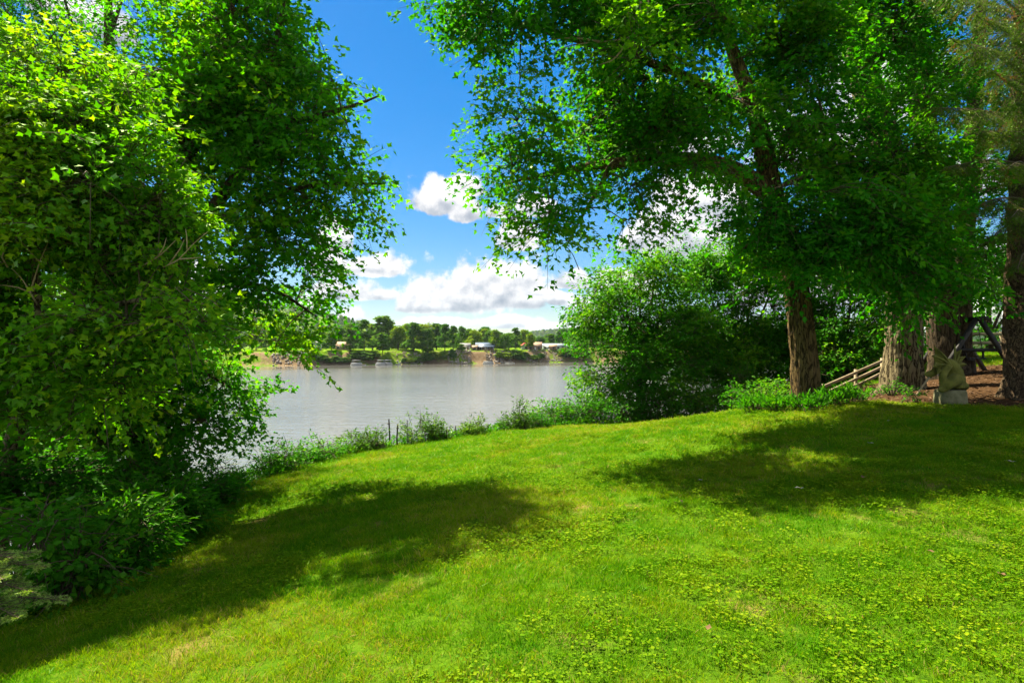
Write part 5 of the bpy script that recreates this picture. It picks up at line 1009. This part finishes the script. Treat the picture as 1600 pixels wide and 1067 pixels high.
# dropped leaves on the lawn and litter on the mulch
for px, py, mt, s, lb in [(1248, 766, 'greyleaf', .10, 'pale curled leaf at the lower edge of the right-hand shade'), (1095, 752, 'greyleaf', .07, 'small pale leaf on the sunny lawn left of the shade'), (1360, 695, 'greyleaf', .09, 'dull grey leaf in the deep shade of the old tree'), (1348, 749, 'deadleaf', .10, 'brown leaf in the shade below the old tree'),
                          (1578, 724, 'greyleaf', .11, 'grey leaf near the right edge of the shade'), (1065, 786, 'deadleaf', .06, 'tiny brown leaf on the sunny lawn'), (1107, 985, 'deadleaf', .06, 'reddish brown leaf low in the foreground grass'), (1455, 866, 'deadleaf', .06, 'brown leaf on the clover, upper right foreground'),
                          (1565, 904, 'deadleaf', .06, 'curled brown leaf in the clover at the right'), (1388, 659, 'greyleaf', .09, 'pale leaf beside the bright strip of grass')]:
    lo, hi = 2.0, 30.0
    for dd in np.arange(2.0, 25, .05):
        q = P(px, py, dd)
        if q[2] < gz(q[0], q[1]) + .03: break
    b = MB(); V = np.array([(0, -.5, 0), (-.3, -.1, .1), (-.18, .2, .02), (0, .5, .12), (.2, .22, .0), (.32, -.08, .14), (0, 0, -.03)]) * s; b.add(V, [[6, 0, 1], [6, 1, 2], [6, 2, 3], [6, 3, 4], [6, 4, 5], [6, 5, 0]])
    o = b.build('fallen_leaf', M[mt]); o.location = (q[0], q[1], gz(q[0], q[1]) + .045); o.rotation_euler = (0, 0, rng.uniform(0, 6)); tag(o, lb, 'leaf', 'fallen leaves on the lawn')
def litter():
    n = 7000; x = rng.uniform(6.5, 19.5, n); y = rng.uniform(11, 20.5, n); k = in_mulch(x, y); x, y = x[k], y[k]; n = len(x); z = ground(x, y) + .012
    b = MB(); ax = np.stack([rng.normal(size=n), rng.normal(size=n), rng.normal(0, .15, n)], 1); add_leaves(b, np.stack([x, y, z], 1), ax, UP + rng.normal(0, .3, (n, 3)), rng.uniform(.05, .16, n), rng.random(n), LANCE)
    tag(b.build('mulch_litter', M['deadleaf']), 'brown needles and bark litter under the big trees', 'litter', kind='stuff')
litter()

def edge_cover():
    seg = EDGE[2:14]; L_ = np.linalg.norm(np.diff(seg, axis=0), axis=1); cum = np.concatenate([[0], np.cumsum(L_)]); n = 5200
    q = rng.uniform(0, cum[-1], n); bx = np.interp(q, cum, seg[:, 0]); by = np.interp(q, cum, seg[:, 1]); i = np.clip(np.searchsorted(cum, q) - 1, 0, len(L_) - 1); tn = np.diff(seg, axis=0)[i] / L_[i][:, None]
    off = rng.random(n) ** 1.3 * 2.2 - .12; x = bx - tn[:, 1] * off; y = by + tn[:, 0] * off; z = ground(x, y); p = np.stack([x, y, z - .02], 1)
    h = (.16 + .5 * fbm(p * .9, 61, 3) ** 1.5) * np.clip(.45 + off * .6, .4, 1.2); d = np.stack([rng.normal(0, .35, n), rng.normal(0, .35, n), np.ones(n)], 1)
    b = MB(); a = rng.random(n) < .5; tint = np.clip(.3 + .9 * (fbm(p * .7, 67, 3) - .3), 0, .9)
    for k, sh, sz in ((a, LANCE, .16), (~a, OVAL, .09)):
        add_sprays(b, p[k], d[k], h[k] * 1.5, 11, sz, sh, tint[k], .32, .15, .6, hang=-.3 if sh is LANCE else .2)
    tag(b.build('edge_undergrowth', [M['bush'], M['twig']]), 'tangled weeds and long grass along the lawn edge', 'undergrowth', kind='stuff')
edge_cover()

def haze():
    b = MB(); b.box((0, 2900, 100), (4300, 3050, 114)); m, t = mat('summer_haze'); v = t.node('ShaderNodeVolumePrincipled')
    v.inputs['Color'].default_value = (.70, .85, 1.0, 1); v.inputs['Density'].default_value = .000045; v.inputs['Anisotropy'].default_value = .2
    t.l.new(v.outputs[0], t.out.inputs['Volume']); o = b.build('haze', m); tag(o, 'thin summer haze over the river valley', 'haze', kind='stuff')
haze()
